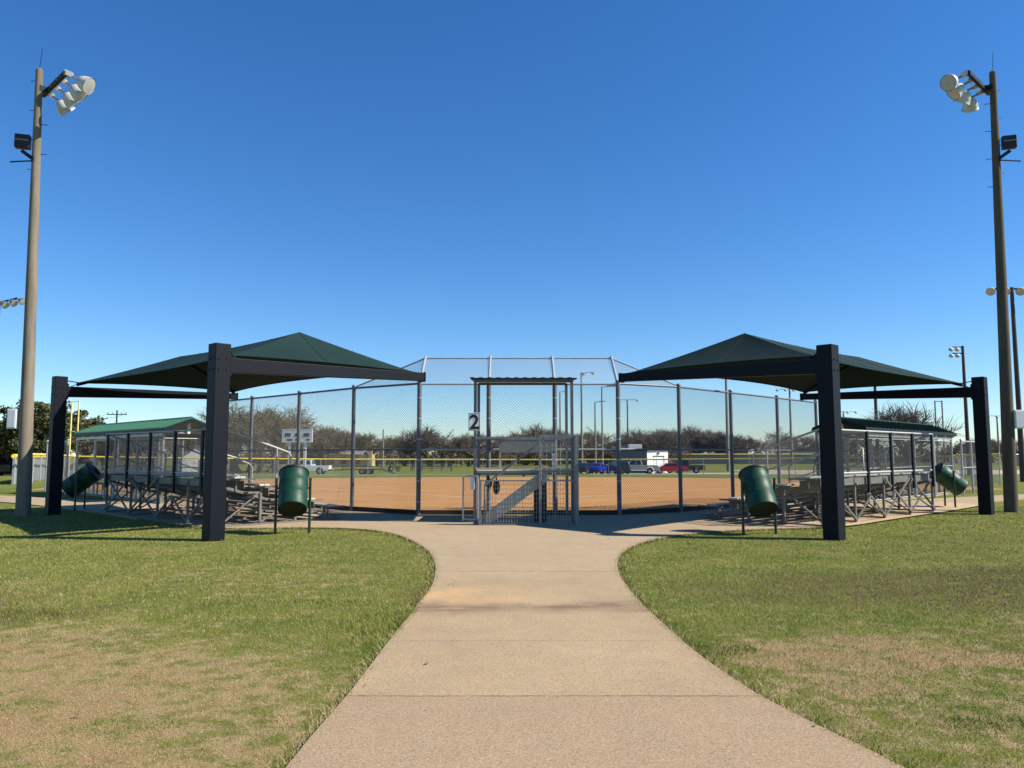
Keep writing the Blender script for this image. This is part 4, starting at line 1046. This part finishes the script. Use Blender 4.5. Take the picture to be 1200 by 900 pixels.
b = MB(); b.box((.6, -.03, .95), (.95, .05, 1.9)); b.build('door', M['roof_grey'], t)
X, Y = 93, 240; z = zbase(X, Y)
t = thing('long_shed', 'long low white shed far off beyond the navy fence, right of the backstop wing', 'building', (X, Y, z))
b = MB(); b.box((0, 0, 1.7), (15, 6, 3.4)); b.build('wall', M['wall_white'], t)
b = MB(); b.box((0, 0, 3.5), (16, 7, .35)); b.build('roof', M['roof_grey'], t)
for x in (-5, 0, 5): 
    b = MB(); b.box((x, -3.03, 1.5), (2.6, .08, 2.6)); b.build('door', M['roof_dark'], t)
# buildings in the shade of the oaks at the far left
X, Y = -56, 78; z = zbase(X, Y)
t = thing('carport', 'dark open carport under the oak trees at the far left', 'carport', (X, Y, z))
b = MB(); b.box((0, 0, 2.75), (13, 5, .25)); b.build('roof', M['roof_grey'], t)
for x in (-6, -2, 2, 6):
    b = MB(); b.bar((x, -2.3, 0), (x, -2.3, 2.65), .14, .14); b.build('post', M['roof_dark'], t)
b = MB(); b.box((0, 2.4, 1.35), (13, .15, 2.7)); b.build('back_wall', M['wood_dark'], t)

# navy fence of the next field
def plank_fence(name, label, a, c, h, mat, cap, npan):
    t = thing(name, label, 'fence', (a[0], a[1], zg(*a))); dx, dy = c[0] - a[0], c[1] - a[1]; dz = zg(*c) - zg(*a)
    for k in range(npan):
        f0, f1 = k / npan, (k + 1) / npan; b = MB(); b.bar((dx * f0, dy * f0, h / 2 + dz * f0), (dx * f1, dy * f1, h / 2 + dz * f1), .06, h); b.build('screen_panel', M[mat], t)
        b = MB(); b.bar((dx * f0, dy * f0 + .08, 0 + dz * f0), (dx * f0, dy * f0 + .08, h + .05 + dz * f0), .12, .12); b.build('post', M['galv'], t)
    b = MB(); b.tube([(0, 0, h + .08), (dx, dy, h + .08 + dz)], .12, 8); b.build('cap_rail', M[cap], t)
plank_fence('screen_fence', 'long navy screened fence with a pale yellow cap beyond the parked cars', (20, 212), (94, 222), 2.7, 'fence_navy', 'yellow_pale', 14)
plank_fence('screen_fence', 'grey screened fence with a dull top rail at the far left, by the light pole', (-27.0, 41.8), (-35.2, 60.0), 1.45, 'screen_grey', 'yellow', 6)
plank_fence('screen_fence', 'dark screened fence far right beyond the tallest concrete pole', (112, 176), (170, 190), 2.6, 'fence_navy', 'galv', 9)
fence('chain_fence', 'distant low chain link fence behind the outfield, left of the platform', [(-26 + 2.5 * k, 158) for k in range(9)], 1.9, .05, (1.0,), .3, .006, with_strip=False)

# ------------------------------------------------------------------ vehicles
def wheel(parent, x, y, r, wd=.22):
    b = MB(); sg = 1 if y > 0 else -1
    b.lathe([(r * .62, -wd / 2), (r * .9, -wd / 2), (r, -wd / 2 + .04), (r, wd / 2 - .04), (r * .9, wd / 2), (r * .62, wd / 2)], (x, y, r), (0, 1, 0), 20); w_ = b.build('wheel', M['tyre'], parent)
    b = MB(); b.lathe([(0, sg * wd * .38), (r * .22, sg * wd * .44), (r * .62, sg * wd * .34), (r * .64, -sg * wd * .2)], (x, y, r), (0, 1, 0), 14); b.build('rim', M['rim'], w_)
def car(name, label, X, Y, rz, kind, mat, trim=None):
    t = thing(name, label, {'pickup': 'pickup truck', 'sedan': 'car', 'suv': 'car'}[kind], (X, Y, zg(X, Y) + .01), rz, 'vehicles parked beyond the outfield')
    if kind == 'pickup':
        L, W_, r = 5.9, 1.98, .40; wx_ = (1.85, -1.80); zb, zh = .42, 1.12
        low = [(-2.95, .52), (-2.95, 1.10), (-.85, 1.12), (-.85, 1.16), (1.15, 1.16), (2.75, 1.08), (2.95, .92), (2.95, .48)]
        cabp = [(-.90, 1.10), (-.72, 1.86), (.62, 1.90), (1.32, 1.12)]; glass = [(-.70, 1.22), (-.58, 1.76), (.54, 1.80), (1.05, 1.22)]; mull = (.02,)
    elif kind == 'sedan':
        L, W_, r = 4.6, 1.80, .33; wx_ = (1.42, -1.32); zb, zh = .30, .92
        low = [(-2.30, .36), (-2.32, .86), (-2.1, .98), (-1.5, 1.00), (.95, .94), (1.9, .80), (2.28, .64), (2.30, .32)]
        cabp = [(-1.75, .96), (-.85, 1.42), (.05, 1.46), (.5, 1.38), (1.25, .92)]; glass = [(-1.35, 1.0), (-.78, 1.34), (.05, 1.38), (.42, 1.32), (.95, .97)]; mull = (-.12,)
    else:
        L, W_, r = 4.7, 1.86, .36; wx_ = (1.45, -1.35); zb, zh = .36, 1.05
        low = [(-2.33, .42), (-2.35, 1.0), (-2.25, 1.06), (1.0, 1.06), (2.1, .96), (2.33, .78), (2.35, .40)]
        cabp = [(-2.28, 1.04), (-2.0, 1.64), (.25, 1.70), (1.15, 1.05)]; glass = [(-2.05, 1.12), (-1.86, 1.56), (.2, 1.60), (.88, 1.12)]; mull = (-.95, -.1)
    # lower body with wheel arches cut into its profile
    bot = []
    for wxx in wx_:
        for k in range(9):
            a = PI * k / 8; bot.append((wxx + (r + .08) * math.cos(a), r + (r + .08) * math.sin(a)) if True else None)
    zf = low[-1][1]
    pr = low + [(x, max(zf - .06, zz)) for x, zz in bot]
    b = MB(); b.prism([(x, -W_ / 2, zz) for x, zz in pr], (0, W_, 0)); bo = b.build('body', M[mat], t, .04)
    b = MB(); a = [(x, -W_ / 2 + .05, zz) for x, zz in cabp]; nC = len(a)
    vs_ = []
    for x, zz in cabp:
        ins = .05 + .20 * max(0, (zz - zh) / .75); vs_.append((x, -W_ / 2 + ins, zz))
    vs2 = [(x, -y, zz) for x, y, zz in vs_]
    b.add(vs_ + vs2, [tuple(range(nC)), tuple(reversed(range(nC, 2 * nC)))] + [(k, nC + k, nC + (k + 1) % nC, (k + 1) % nC) for k in range(nC)]); b.build('cabin', M[mat], t, .03)
    for sg in (-1, 1):
        b = MB(); g_ = []
        for x, zz in glass: g_.append((x, sg * (W_ / 2 - .05 - .20 * max(0, (zz - zh) / .75) + .012), zz))
        b.add(g_, [tuple(range(len(g_))) if sg < 0 else tuple(reversed(range(len(g_))))]); gl = b.build('side_window', M['glass_dark'], t)
        b = MB()
        for mx_ in mull: b.bar((mx_, sg * (W_ / 2 - .03), zh + .1), (mx_, sg * (W_ / 2 - .205), max(q[1] for q in glass)), .07, .03)
        b.build('pillar', M[mat], gl)
    fx = cabp[-2]; fb_ = cabp[-1]; rx0, rx1 = cabp[0], cabp[1]
    for (lo_, hi_, dx, nm) in ((fb_, fx, .02, 'windscreen'), (rx0, rx1, -.02, 'rear_window')):
        b = MB(); p = []
        for f_, q in ((.15, 1), (.88, 1)):
            x = lo_[0] + (hi_[0] - lo_[0]) * f_ + dx; zz = lo_[1] + (hi_[1] - lo_[1]) * f_ + .012; ins = .14 + .20 * max(0, (zz - zh) / .75); p.append((x, zz, W_ / 2 - ins))
        b.add([(p[0][0], -p[0][2], p[0][1]), (p[0][0], p[0][2], p[0][1]), (p[1][0], p[1][2], p[1][1]), (p[1][0], -p[1][2], p[1][1])], [(0, 1, 2, 3)]); b.build(nm, M['glass_dark'], t)
    for wxx in wx_:
        for sg in (-1, 1): wheel(t, wxx, sg * (W_ / 2 - .11), r)
    fxm, rxm = low[-1][0], low[0][0]
    for sg in (-1, 1):
        b = MB(); b.box((fxm - .06, sg * (W_ / 2 - .22), low[-2][1] - .06), (.14, .30, .14)); b.build('headlight', M['headlight'], t, .02)
        b = MB(); b.box((rxm + .02, sg * (W_ / 2 - .14), low[1][1] - .18), (.10, .16, .26)); b.build('tail_light', M['tail'], t, .01)
    b = MB(); b.box((fxm, 0, zf + .06), (.14, W_ - .06, .20)); b.build('bumper', M[trim or 'car_black'], t, .03)
    b = MB(); b.box((rxm, 0, zf + .06), (.14, W_ - .06, .20)); b.build('bumper', M[trim or 'car_black'], t, .03)
    for sg in (-1, 1):
        b = MB(); b.box((cabp[-1][0] - .25, sg * (W_ / 2 + .08), zh + .12), (.12, .18, .14)); b.build('mirror', M[mat], t, .02)
    if kind == 'pickup':
        b = MB(); b.box((-1.92, 0, 1.112), (1.9, W_ - .26, .02)); b.build('bed', M['black'], t)
        if trim:
            b = MB()
            for wxx in wx_:
                for sg in (-1, 1): b.tube([(wxx + (r + .10) * math.cos(PI * k / 8), sg * (W_ / 2 + .005), r + (r + .10) * math.sin(PI * k / 8)) for k in range(9)], .05, 6)
            for sg in (-1, 1): b.bar((wx_[0] - .5, sg * W_ / 2, .48), (wx_[1] + .5, sg * W_ / 2, .48), .05, .09)
            b.build('fender_trim', M[trim], t)
    return t
car('pickup_truck', 'white pickup truck facing left below the scoreboard', -25.9, 97.5, R(180), 'pickup', 'truck_white')
car('pickup_truck', 'sage green pickup truck with pale wheel arches before the storage building', 16.4, 103, R(180), 'pickup', 'car_sage', 'white_box')
car('parked_car', 'bright blue sedan parked left of the tallest backstop post on the right', 11.7, 104.5, R(-115 + 180), 'sedan', 'car_blue')
car('parked_car', 'dark navy car parked left of the bright blue sedan', 9.6, 103, R(70), 'sedan', 'car_navy')
car('parked_car', 'black hatch parked between the blue sedan and the sage green pickup', 14.0, 101.8, R(100), 'suv', 'car_black')
car('parked_car', 'red sedan facing left in front of the white wall', 21.2, 104, R(178), 'sedan', 'car_red')
car('pickup_truck', 'dark pickup truck parked behind the red sedan', 24.1, 109, R(170), 'pickup', 'car_dark')
car('parked_car', 'dark car parked in the shade under the oaks at the far left', -50.2, 73, R(168), 'suv', 'car_black')
# trailer and mower out on the grass
X, Y = -18.9, 97.5
t = thing('flat_trailer', 'low dark flatbed trailer hitched behind the white pickup', 'trailer', (X, Y, zg(X, Y)))
b = MB(); b.box((0, 0, .62), (4.6, 1.9, .12)); b.bar((-2.3, 0, .56), (-3.6, 0, .50), .12, .12); b.build('trailer_bed', M['trailer_dark'], t)
b = MB()
for x in (-2.3, -1.15, 0, 1.15, 2.3):
    for y in (-.92, .92): b.bar((x, y, .66), (x, y, 1.0), .05, .05)
for y in (-.92, .92): b.bar((-2.3, y, 1.0), (2.3, y, 1.0), .05, .05)
b.build('side_rail', M['trailer_dark'], t)
for x in (.1, .95):
    for y in (-.95, .95): wheel(t, x, y, .34, .2)
b = MB(); b.bar((2.35, -.9, .66), (4.1, -.9, .1), .06, .06); b.bar((2.35, .9, .66), (4.1, .9, .1), .06, .06)
for k in range(6): b.bar((2.5 + k * .29, -.9, .6 - k * .09), (2.5 + k * .29, .9, .6 - k * .09), .05, .05)
b.build('loading_ramp', M['trailer_dark'], t)
X, Y = -13.6, 125
t = thing('stacked_bleachers', 'long low dark bank of bench seats on the far grass, left of the platform', 'bleachers', (X, Y, zg(X, Y)))
for k in range(4):
    b = MB(); b.box((.6, -.9 + k * .6, .42 + k * .24), (6.6, .3, .08)); b.build('seat_plank', M['lamp_body'], t)
b = MB()
for k in range(5):
    x = -2.6 + k * 1.6; b.bar((x, -1.1, 0), (x, -1.1, .4), .08, .08); b.bar((x, 1.0, 0), (x, 1.0, 1.1), .08, .08); b.bar((x, -1.1, .3), (x, 1.0, 1.05), .08, .10)
b.build('support_frame', M['trailer_dark'], t)
X, Y = -18.6, 122
t = thing('riding_mower', 'small dark green riding mower on the far grass beside the bench seats', 'mower', (X, Y, zg(X, Y)), R(15))
b = MB(); b.prism([(-.9, -.45, .45), (.95, -.45, .45), (.95, -.45, .85), (.2, -.45, .98), (.1, -.45, .6), (-.9, -.45, .7)], (0, .9, 0)); b.build('body', M['mower_green'], t, .04)
b = MB(); b.box((-.45, 0, .85), (.5, .55, .12)); b.box((-.68, 0, 1.1), (.1, .55, .5)); b.build('seat', M['black'], t, .03)
b = MB(); b.tube([(.18, 0, .9), (-.02, 0, 1.18)], .03, 6); b.build('steering_column', M['black'], t)
for x, r_ in ((.62, .26), (-.55, .38)):
    for y in (-.5, .5): wheel(t, x, y, r_, .22)

# ------------------------------------------------------------------ trees
def branch_tree(seed, H_, spread, levels=5, trunk_h=.28, twig_n=26, twig_l=.9, twig_w=.035, curl=.25, up=.25, rfac=.032, bush=False):
    r = random.Random(seed); W_ = MB(); C_ = MB()
    def grow(p, d, L, rad, lev):
        n = 3; pts = [p]; q = p.copy(); dd = d.copy()
        for k in range(n):
            dd = (dd + Vector((r.gauss(0, curl), r.gauss(0, curl), r.gauss(0, curl) * .7 + up * .25))).normalized(); q = q + dd * (L / n); pts.append(q.copy())
        tgt = W_ if lev <= 1 else C_
        tgt.tube(pts, rad, 6 if lev <= 1 else 3, rad * .62, cap=False)
        if lev >= levels:
            for k in range(twig_n):
                f = r.random(); i = min(n - 1, int(f * n)); b0 = pts[i].lerp(pts[i + 1], f * n - i)
                td = (dd + Vector((r.gauss(0, .75), r.gauss(0, .75), r.gauss(.1, .6)))).normalized(); tl = twig_l * r.uniform(.4, 1.2)
                x = td.cross(Vector((r.gauss(0, 1), r.gauss(0, 1), r.gauss(0, 1)))).normalized() * twig_w * .5
                m_ = b0 + td * tl * .55 + Vector((r.gauss(0, .05), r.gauss(0, .05), .04)) * tl
                C_.add([b0 - x, b0 + x, m_ + x * .7, m_ - x * .7, b0 + td * tl], [(0, 1, 2, 3), (3, 2, 4)])
            return
        m = r.choice((3, 3, 4)) if lev > 0 else r.choice((4, 5, 6))
        for k in range(m):
            f = r.uniform(.45, 1.0) if lev > 0 else r.uniform(.6, 1.0)
            i = min(n - 1, int(f * n)); b0 = pts[i].lerp(pts[i + 1], min(1, f * n - i))
            a = 2 * PI * (k + r.random() * .7) / m; ang = r.uniform(.45, .95) * spread
            u = dd.orthogonal().normalized(); v = dd.cross(u)
            nd = (dd * math.cos(ang) + (u * math.cos(a) + v * math.sin(a)) * math.sin(ang)).normalized()
            grow(b0, nd, L * r.uniform(.62, .86), rad * r.uniform(.48, .62), lev + 1)
    grow(Vector((0, 0, 0)), Vector((r.gauss(0, .04), r.gauss(0, .04), 1)).normalized(), H_ * trunk_h, H_ * rfac, 0)
    zmax = max(p[2] for p in C_.v); k = H_ / zmax
    for m in (W_, C_): m.v = [(p[0] * k, p[1] * k, p[2] * k) for p in m.v]
    return W_, C_
def leaf_mesh(pts_n, name, mat, size):
    n = len(pts_n); q = nrg.normal(size=(n, 3)); q /= np.linalg.norm(q, axis=1, keepdims=True); e = np.cross(q, nrg.normal(size=(n, 3))); e /= np.linalg.norm(e, axis=1, keepdims=True) + 1e-9
    f = np.cross(q, e); s = size * nrg.uniform(.6, 1.4, (n, 1)); P = np.asarray(pts_n)
    V = np.stack([P - e * s, P + f * s * .55, P + e * s, P - f * s * .55], 1).astype(np.float32)
    me = bpy.data.meshes.new(name); me.vertices.add(n * 4); me.vertices.foreach_set('co', V.reshape(-1)); me.loops.add(n * 4); me.loops.foreach_set('vertex_index', np.arange(n * 4, dtype=np.int32))
    me.polygons.add(n); me.polygons.foreach_set('loop_start', np.arange(0, n * 4, 4, dtype=np.int32)); me.polygons.foreach_set('loop_total', np.full(n, 4, np.int32)); me.update(calc_edges=True)
    at = me.attributes.new('rnd', 'FLOAT', 'POINT'); at.data.foreach_set('value', np.repeat(nrg.uniform(0, 1, n), 4).astype(np.float32)); me.materials.append(mat); return me
def leafy(seed, H_, W2, mat, n_cl, per, size, lift=.22):
    W_, C_ = branch_tree(seed, H_ * .95, 1.0, 3, .25, 6, .6, .03)
    r = np.random.default_rng(seed); P = []
    for k in range(n_cl):
        a = r.uniform(0, 2 * PI); u = r.uniform(-.55, 1); rad = r.uniform(.45, 1.0) ** .6
        c = np.array([math.cos(a) * W2 * rad * math.sqrt(max(0, 1 - u * u * .8)), math.sin(a) * W2 * rad * math.sqrt(max(0, 1 - u * u * .8)), H_ * (lift + .36 + u * .40 * rad)])
        cr = r.uniform(.10, .20) * W2 + .15
        q = r.normal(size=(per, 3)); q /= np.linalg.norm(q, axis=1, keepdims=True); q *= (r.uniform(0, 1, (per, 1)) ** .45) * cr; q[:, 2] *= .75
        P.append(c + q)
    return W_, leaf_mesh(np.concatenate(P), 'crown', M[mat], size), C_
M['leaf_brush'] = mk_leaf('leaf_brush', (.050, .042, .028), (.085, .072, .048), (.13, .115, .075))
def place_proto(name, W_, C_, crown_mat, extra_leaf=None):
    t = thing(name, None, 'tree', (0, -60, 0))
    W_.build('trunk', M['bark'], t)
    if isinstance(C_, MB): c = C_.build('crown', M[crown_mat], t)
    else: c = bpy.data.objects.new('crown', C_); COL.objects.link(c); c.parent = t
    if extra_leaf is not None: o = bpy.data.objects.new('leaf_buds', extra_leaf); COL.objects.link(o); o.parent = c
    return t
PROT = []
for i in range(7):
    W_, C_ = branch_tree(40 + i, 10, 1.0 if i % 2 else .85, 4, (.24, .30, .20, .26, .22, .34, .25)[i], 16, 1.0, .034, .30, .25)
    if i in (1, 4):
        pts = np.array([p for p in C_.v[::9]]); pts = pts[pts[:, 2] > 2.5]
        PROT.append(('budding_tree', W_, C_, 'twig_bud', leaf_mesh(pts + nrg.normal(0, .12, pts.shape), 'leaf_buds', M['leaf_bud'], .10)))
    else: PROT.append(('bare_tree', W_, C_, 'twig' if i % 3 else 'twig_warm', None))
POBJ = [None] * len(PROT)
def tree(i, X, Y, H_, label, group=None, wide=1.0):
    k = H_ / 10; z = zg(X, Y) - .05; rz = rng.uniform(0, 6.28)
    if POBJ[i] is None:
        nm, W_, C_, m, lf = PROT[i]; t = place_proto(nm, W_, C_, m, lf); POBJ[i] = t
        t.location = (X, Y, z); t.rotation_euler = (0, 0, rz); t.scale = (k * wide, k * wide, k); tag(t, label, None, group)
    else: t = dup(POBJ[i], (X, Y, z), rz, label, group, (k * wide, k * wide, k))
    if group is None and 'group' in t: del t['group']
    return t
def topY(px, py, Y):
    # height above its own ground of something whose top stands at this image height, at distance Y
    return 1.6 + (533 - py) / 900 * Y * 1.004 - zg(0, Y)
def row(x0, x1, n, Y0, Y1, prof, label, group, kinds, wide=1.15):
    for k in range(n):
        px = x0 + (x1 - x0) * (k + rng.uniform(.2, .8)) / n; Y = rng.uniform(Y0, Y1)
        py = prof(px) + rng.choice((-5, -2, 0, 3, 7, 12)) + rng.uniform(-2, 2); tree(rng.choice(kinds), (px - 600) / 900 * Y, Y, topY(px, py, Y), label, group, wide * rng.uniform(.9, 1.25))
def interp(tab):
    def f(x):
        for (a, b), (c, d) in zip(tab[:-1], tab[1:]):
            if a <= x <= c: return b + (d - b) * (x - a) / (c - a)
        return tab[0][1] if x < tab[0][0] else tab[-1][1]
    return f
prof = interp([(100, 503), (200, 505), (340, 500), (400, 500), (440, 502), (465, 506), (490, 499), (540, 505), (580, 507), (612, 506), (660, 505), (690, 503), (740, 501), (780, 503), (800, 500), (850, 502), (880, 508), (910, 503), (960, 515), (1000, 512), (1100, 515), (1200, 510)])
GR = 'winter trees in the far treeline'
row(345, 425, 8, 165, 205, prof, 'brownish budding and bare trees of the far treeline behind the scoreboard', 'treeline behind the scoreboard', (0, 1, 2, 4), 1.3)
row(425, 500, 7, 170, 205, prof, 'bare brown trees of the far treeline, between the scoreboard and the left backstop post', 'treeline left of the backstop', (1, 0, 2, 5, 3), 1.3)
row(500, 590, 8, 170, 205, prof, 'bare brown trees of the far treeline, seen left of the scorer platform', 'treeline left of the platform', (0, 2, 3, 5, 6), 1.3)
row(585, 690, 9, 185, 215, prof, 'bare brown trees of the far treeline, seen through the platform', 'treeline behind the platform', (0, 3, 2, 6, 5), 1.3)
row(690, 790, 9, 175, 215, prof, 'bare grey brown trees of the far treeline behind the storage building', 'treeline behind the storage building', (0, 2, 3, 5, 6), 1.3)
row(785, 880, 8, 232, 255, prof, 'bare grey trees of the far treeline behind the navy fence', 'treeline behind the navy fence', (0, 2, 3, 6), 1.2)
row(880, 1010, 9, 250, 300, prof, 'low bare trees of the far treeline at the right end of the navy fence', 'treeline at the right', (0, 2, 5, 6), 1.4)
row(1115, 1205, 7, 215, 260, interp([(1100, 520), (1150, 510), (1165, 508), (1205, 513)]), 'brown wooded rise of bare trees at the far right behind the concrete pole', 'trees at the far right', (0, 2, 5, 6, 3), 1.5)
row(95, 240, 7, 125, 150, interp([(95, 500), (140, 494), (170, 491), (215, 489), (240, 492)]), 'thin bare and budding trees above the left dugout roof', 'trees above the left dugout', (1, 4, 2, 0), 1.1)
tree(3, 8.6, 165, topY(0, 491, 165), 'broad rounded bare tree standing above the treeline, seen over the platform rail', None, 1.45)
tree(5, 36.0, 168, topY(0, 499, 168), 'thin tall bare tree right of the red car, above its neighbours', None, .8)
row(262, 345, 7, 104, 122, interp([(250, 474), (285, 466), (310, 468), (335, 480), (350, 500)]), 'tall olive brown budding trees in a clump behind the left wing fence', 'budding clump behind the left wing fence', (1, 4), 1.05)
# bare spreading tree by the right foul pole
W_, C_ = branch_tree(91, 6.6, .85, 4, .2, 7, .75, .026, .30, .5, .03)
t = place_proto('bare_tree', W_, C_, 'twig'); t.location = (34.0, 66, zg(34, 66)); t.scale = (1.2, 1.2, 1.02); tag(t, 'spreading bare tree with dark tangled twigs behind the right dugout roof')
# live oaks at the far left
for i, (X, Y, H_, w2, lab) in enumerate(((-49.0, 74, 6.5, 4.3, 'dense olive green oak at the left edge of the view behind the light pole'), (-44.2, 72, 6.9, 3.6, 'dense olive green oak between the light pole and the left canopy end post'), (-46.9, 80, 7.4, 3.9, 'tallest dark olive oak rising just right of the light pole'), (-57.5, 76, 6.8, 4.4, 'low dark oak cut off by the left frame edge'), (-45.0, 78, 5.9, 2.4, 'brownish oak behind the left foul pole'))):
    W_, lf, C_ = leafy(120 + i, H_, w2, 'leaf_oak' if i != 4 else 'leaf_bud', 95, 130, .16)
    t = place_proto('oak_tree', W_, lf, None); t.location = (X, Y, zg(X, Y)); tag(t, lab, None, 'oaks at the far left')
# brush that fills the foot of the treeline
def brush(label, x0, x1, Y0, hh, n, mat):
    r_ = np.random.default_rng(int(abs(x0) * 7 + n)); P = []
    for k in range(n):
        x = r_.uniform(x0, x1); y = Y0 + r_.uniform(-6, 6); h = hh * r_.uniform(.35, 1.0) * (.75 + .25 * math.sin(x * .35)); c = np.array([x, y, zg(x, y) + r_.uniform(.1, 1) * h]); P.append(c + r_.normal(0, 1, (14, 3)) * np.array([.8, .8, .55]))
    P = np.concatenate(P); P = P[P[:, 2] > zg(0, Y0) - .2]
    o = bpy.data.objects.new('underbrush', leaf_mesh(P, 'underbrush', M[mat], .34)); COL.objects.link(o); tag(o, label, 'brush', kind='stuff')
brush('low brown underbrush along the foot of the treeline, left of the storage building', -82, 36, 218, 4.2, 1500, 'leaf_brush')
brush('low brown underbrush along the foot of the trees behind the navy fence', 24, 150, 268, 4.2, 1100, 'leaf_brush')
# distant wooded ridge that closes the horizon
wood = []
r_ = np.random.default_rng(5)
for k in range(1500):
    a = r_.uniform(-.95, .95); d = r_.uniform(330, 420); h = r_.uniform(0, 1) ** .6 * (6.0 + 2.0 * math.sin(a * 23) + 1.5 * math.sin(a * 57)); c = np.array([math.sin(a) * d * 1.15, math.cos(a) * d, -1 + h])
    wood.append(c + r_.normal(0, 1, (9, 3)) * np.array([1.6, 1.6, 1.0]))
wood = np.concatenate(wood); wood = wood[wood[:, 2] > -1.0]
me = leaf_mesh(wood, 'far_wood', M['twig'], .75); o = bpy.data.objects.new('far_wood', me); COL.objects.link(o); tag(o, 'far brown wood closing the horizon behind the treeline', 'woodland', kind='stuff')
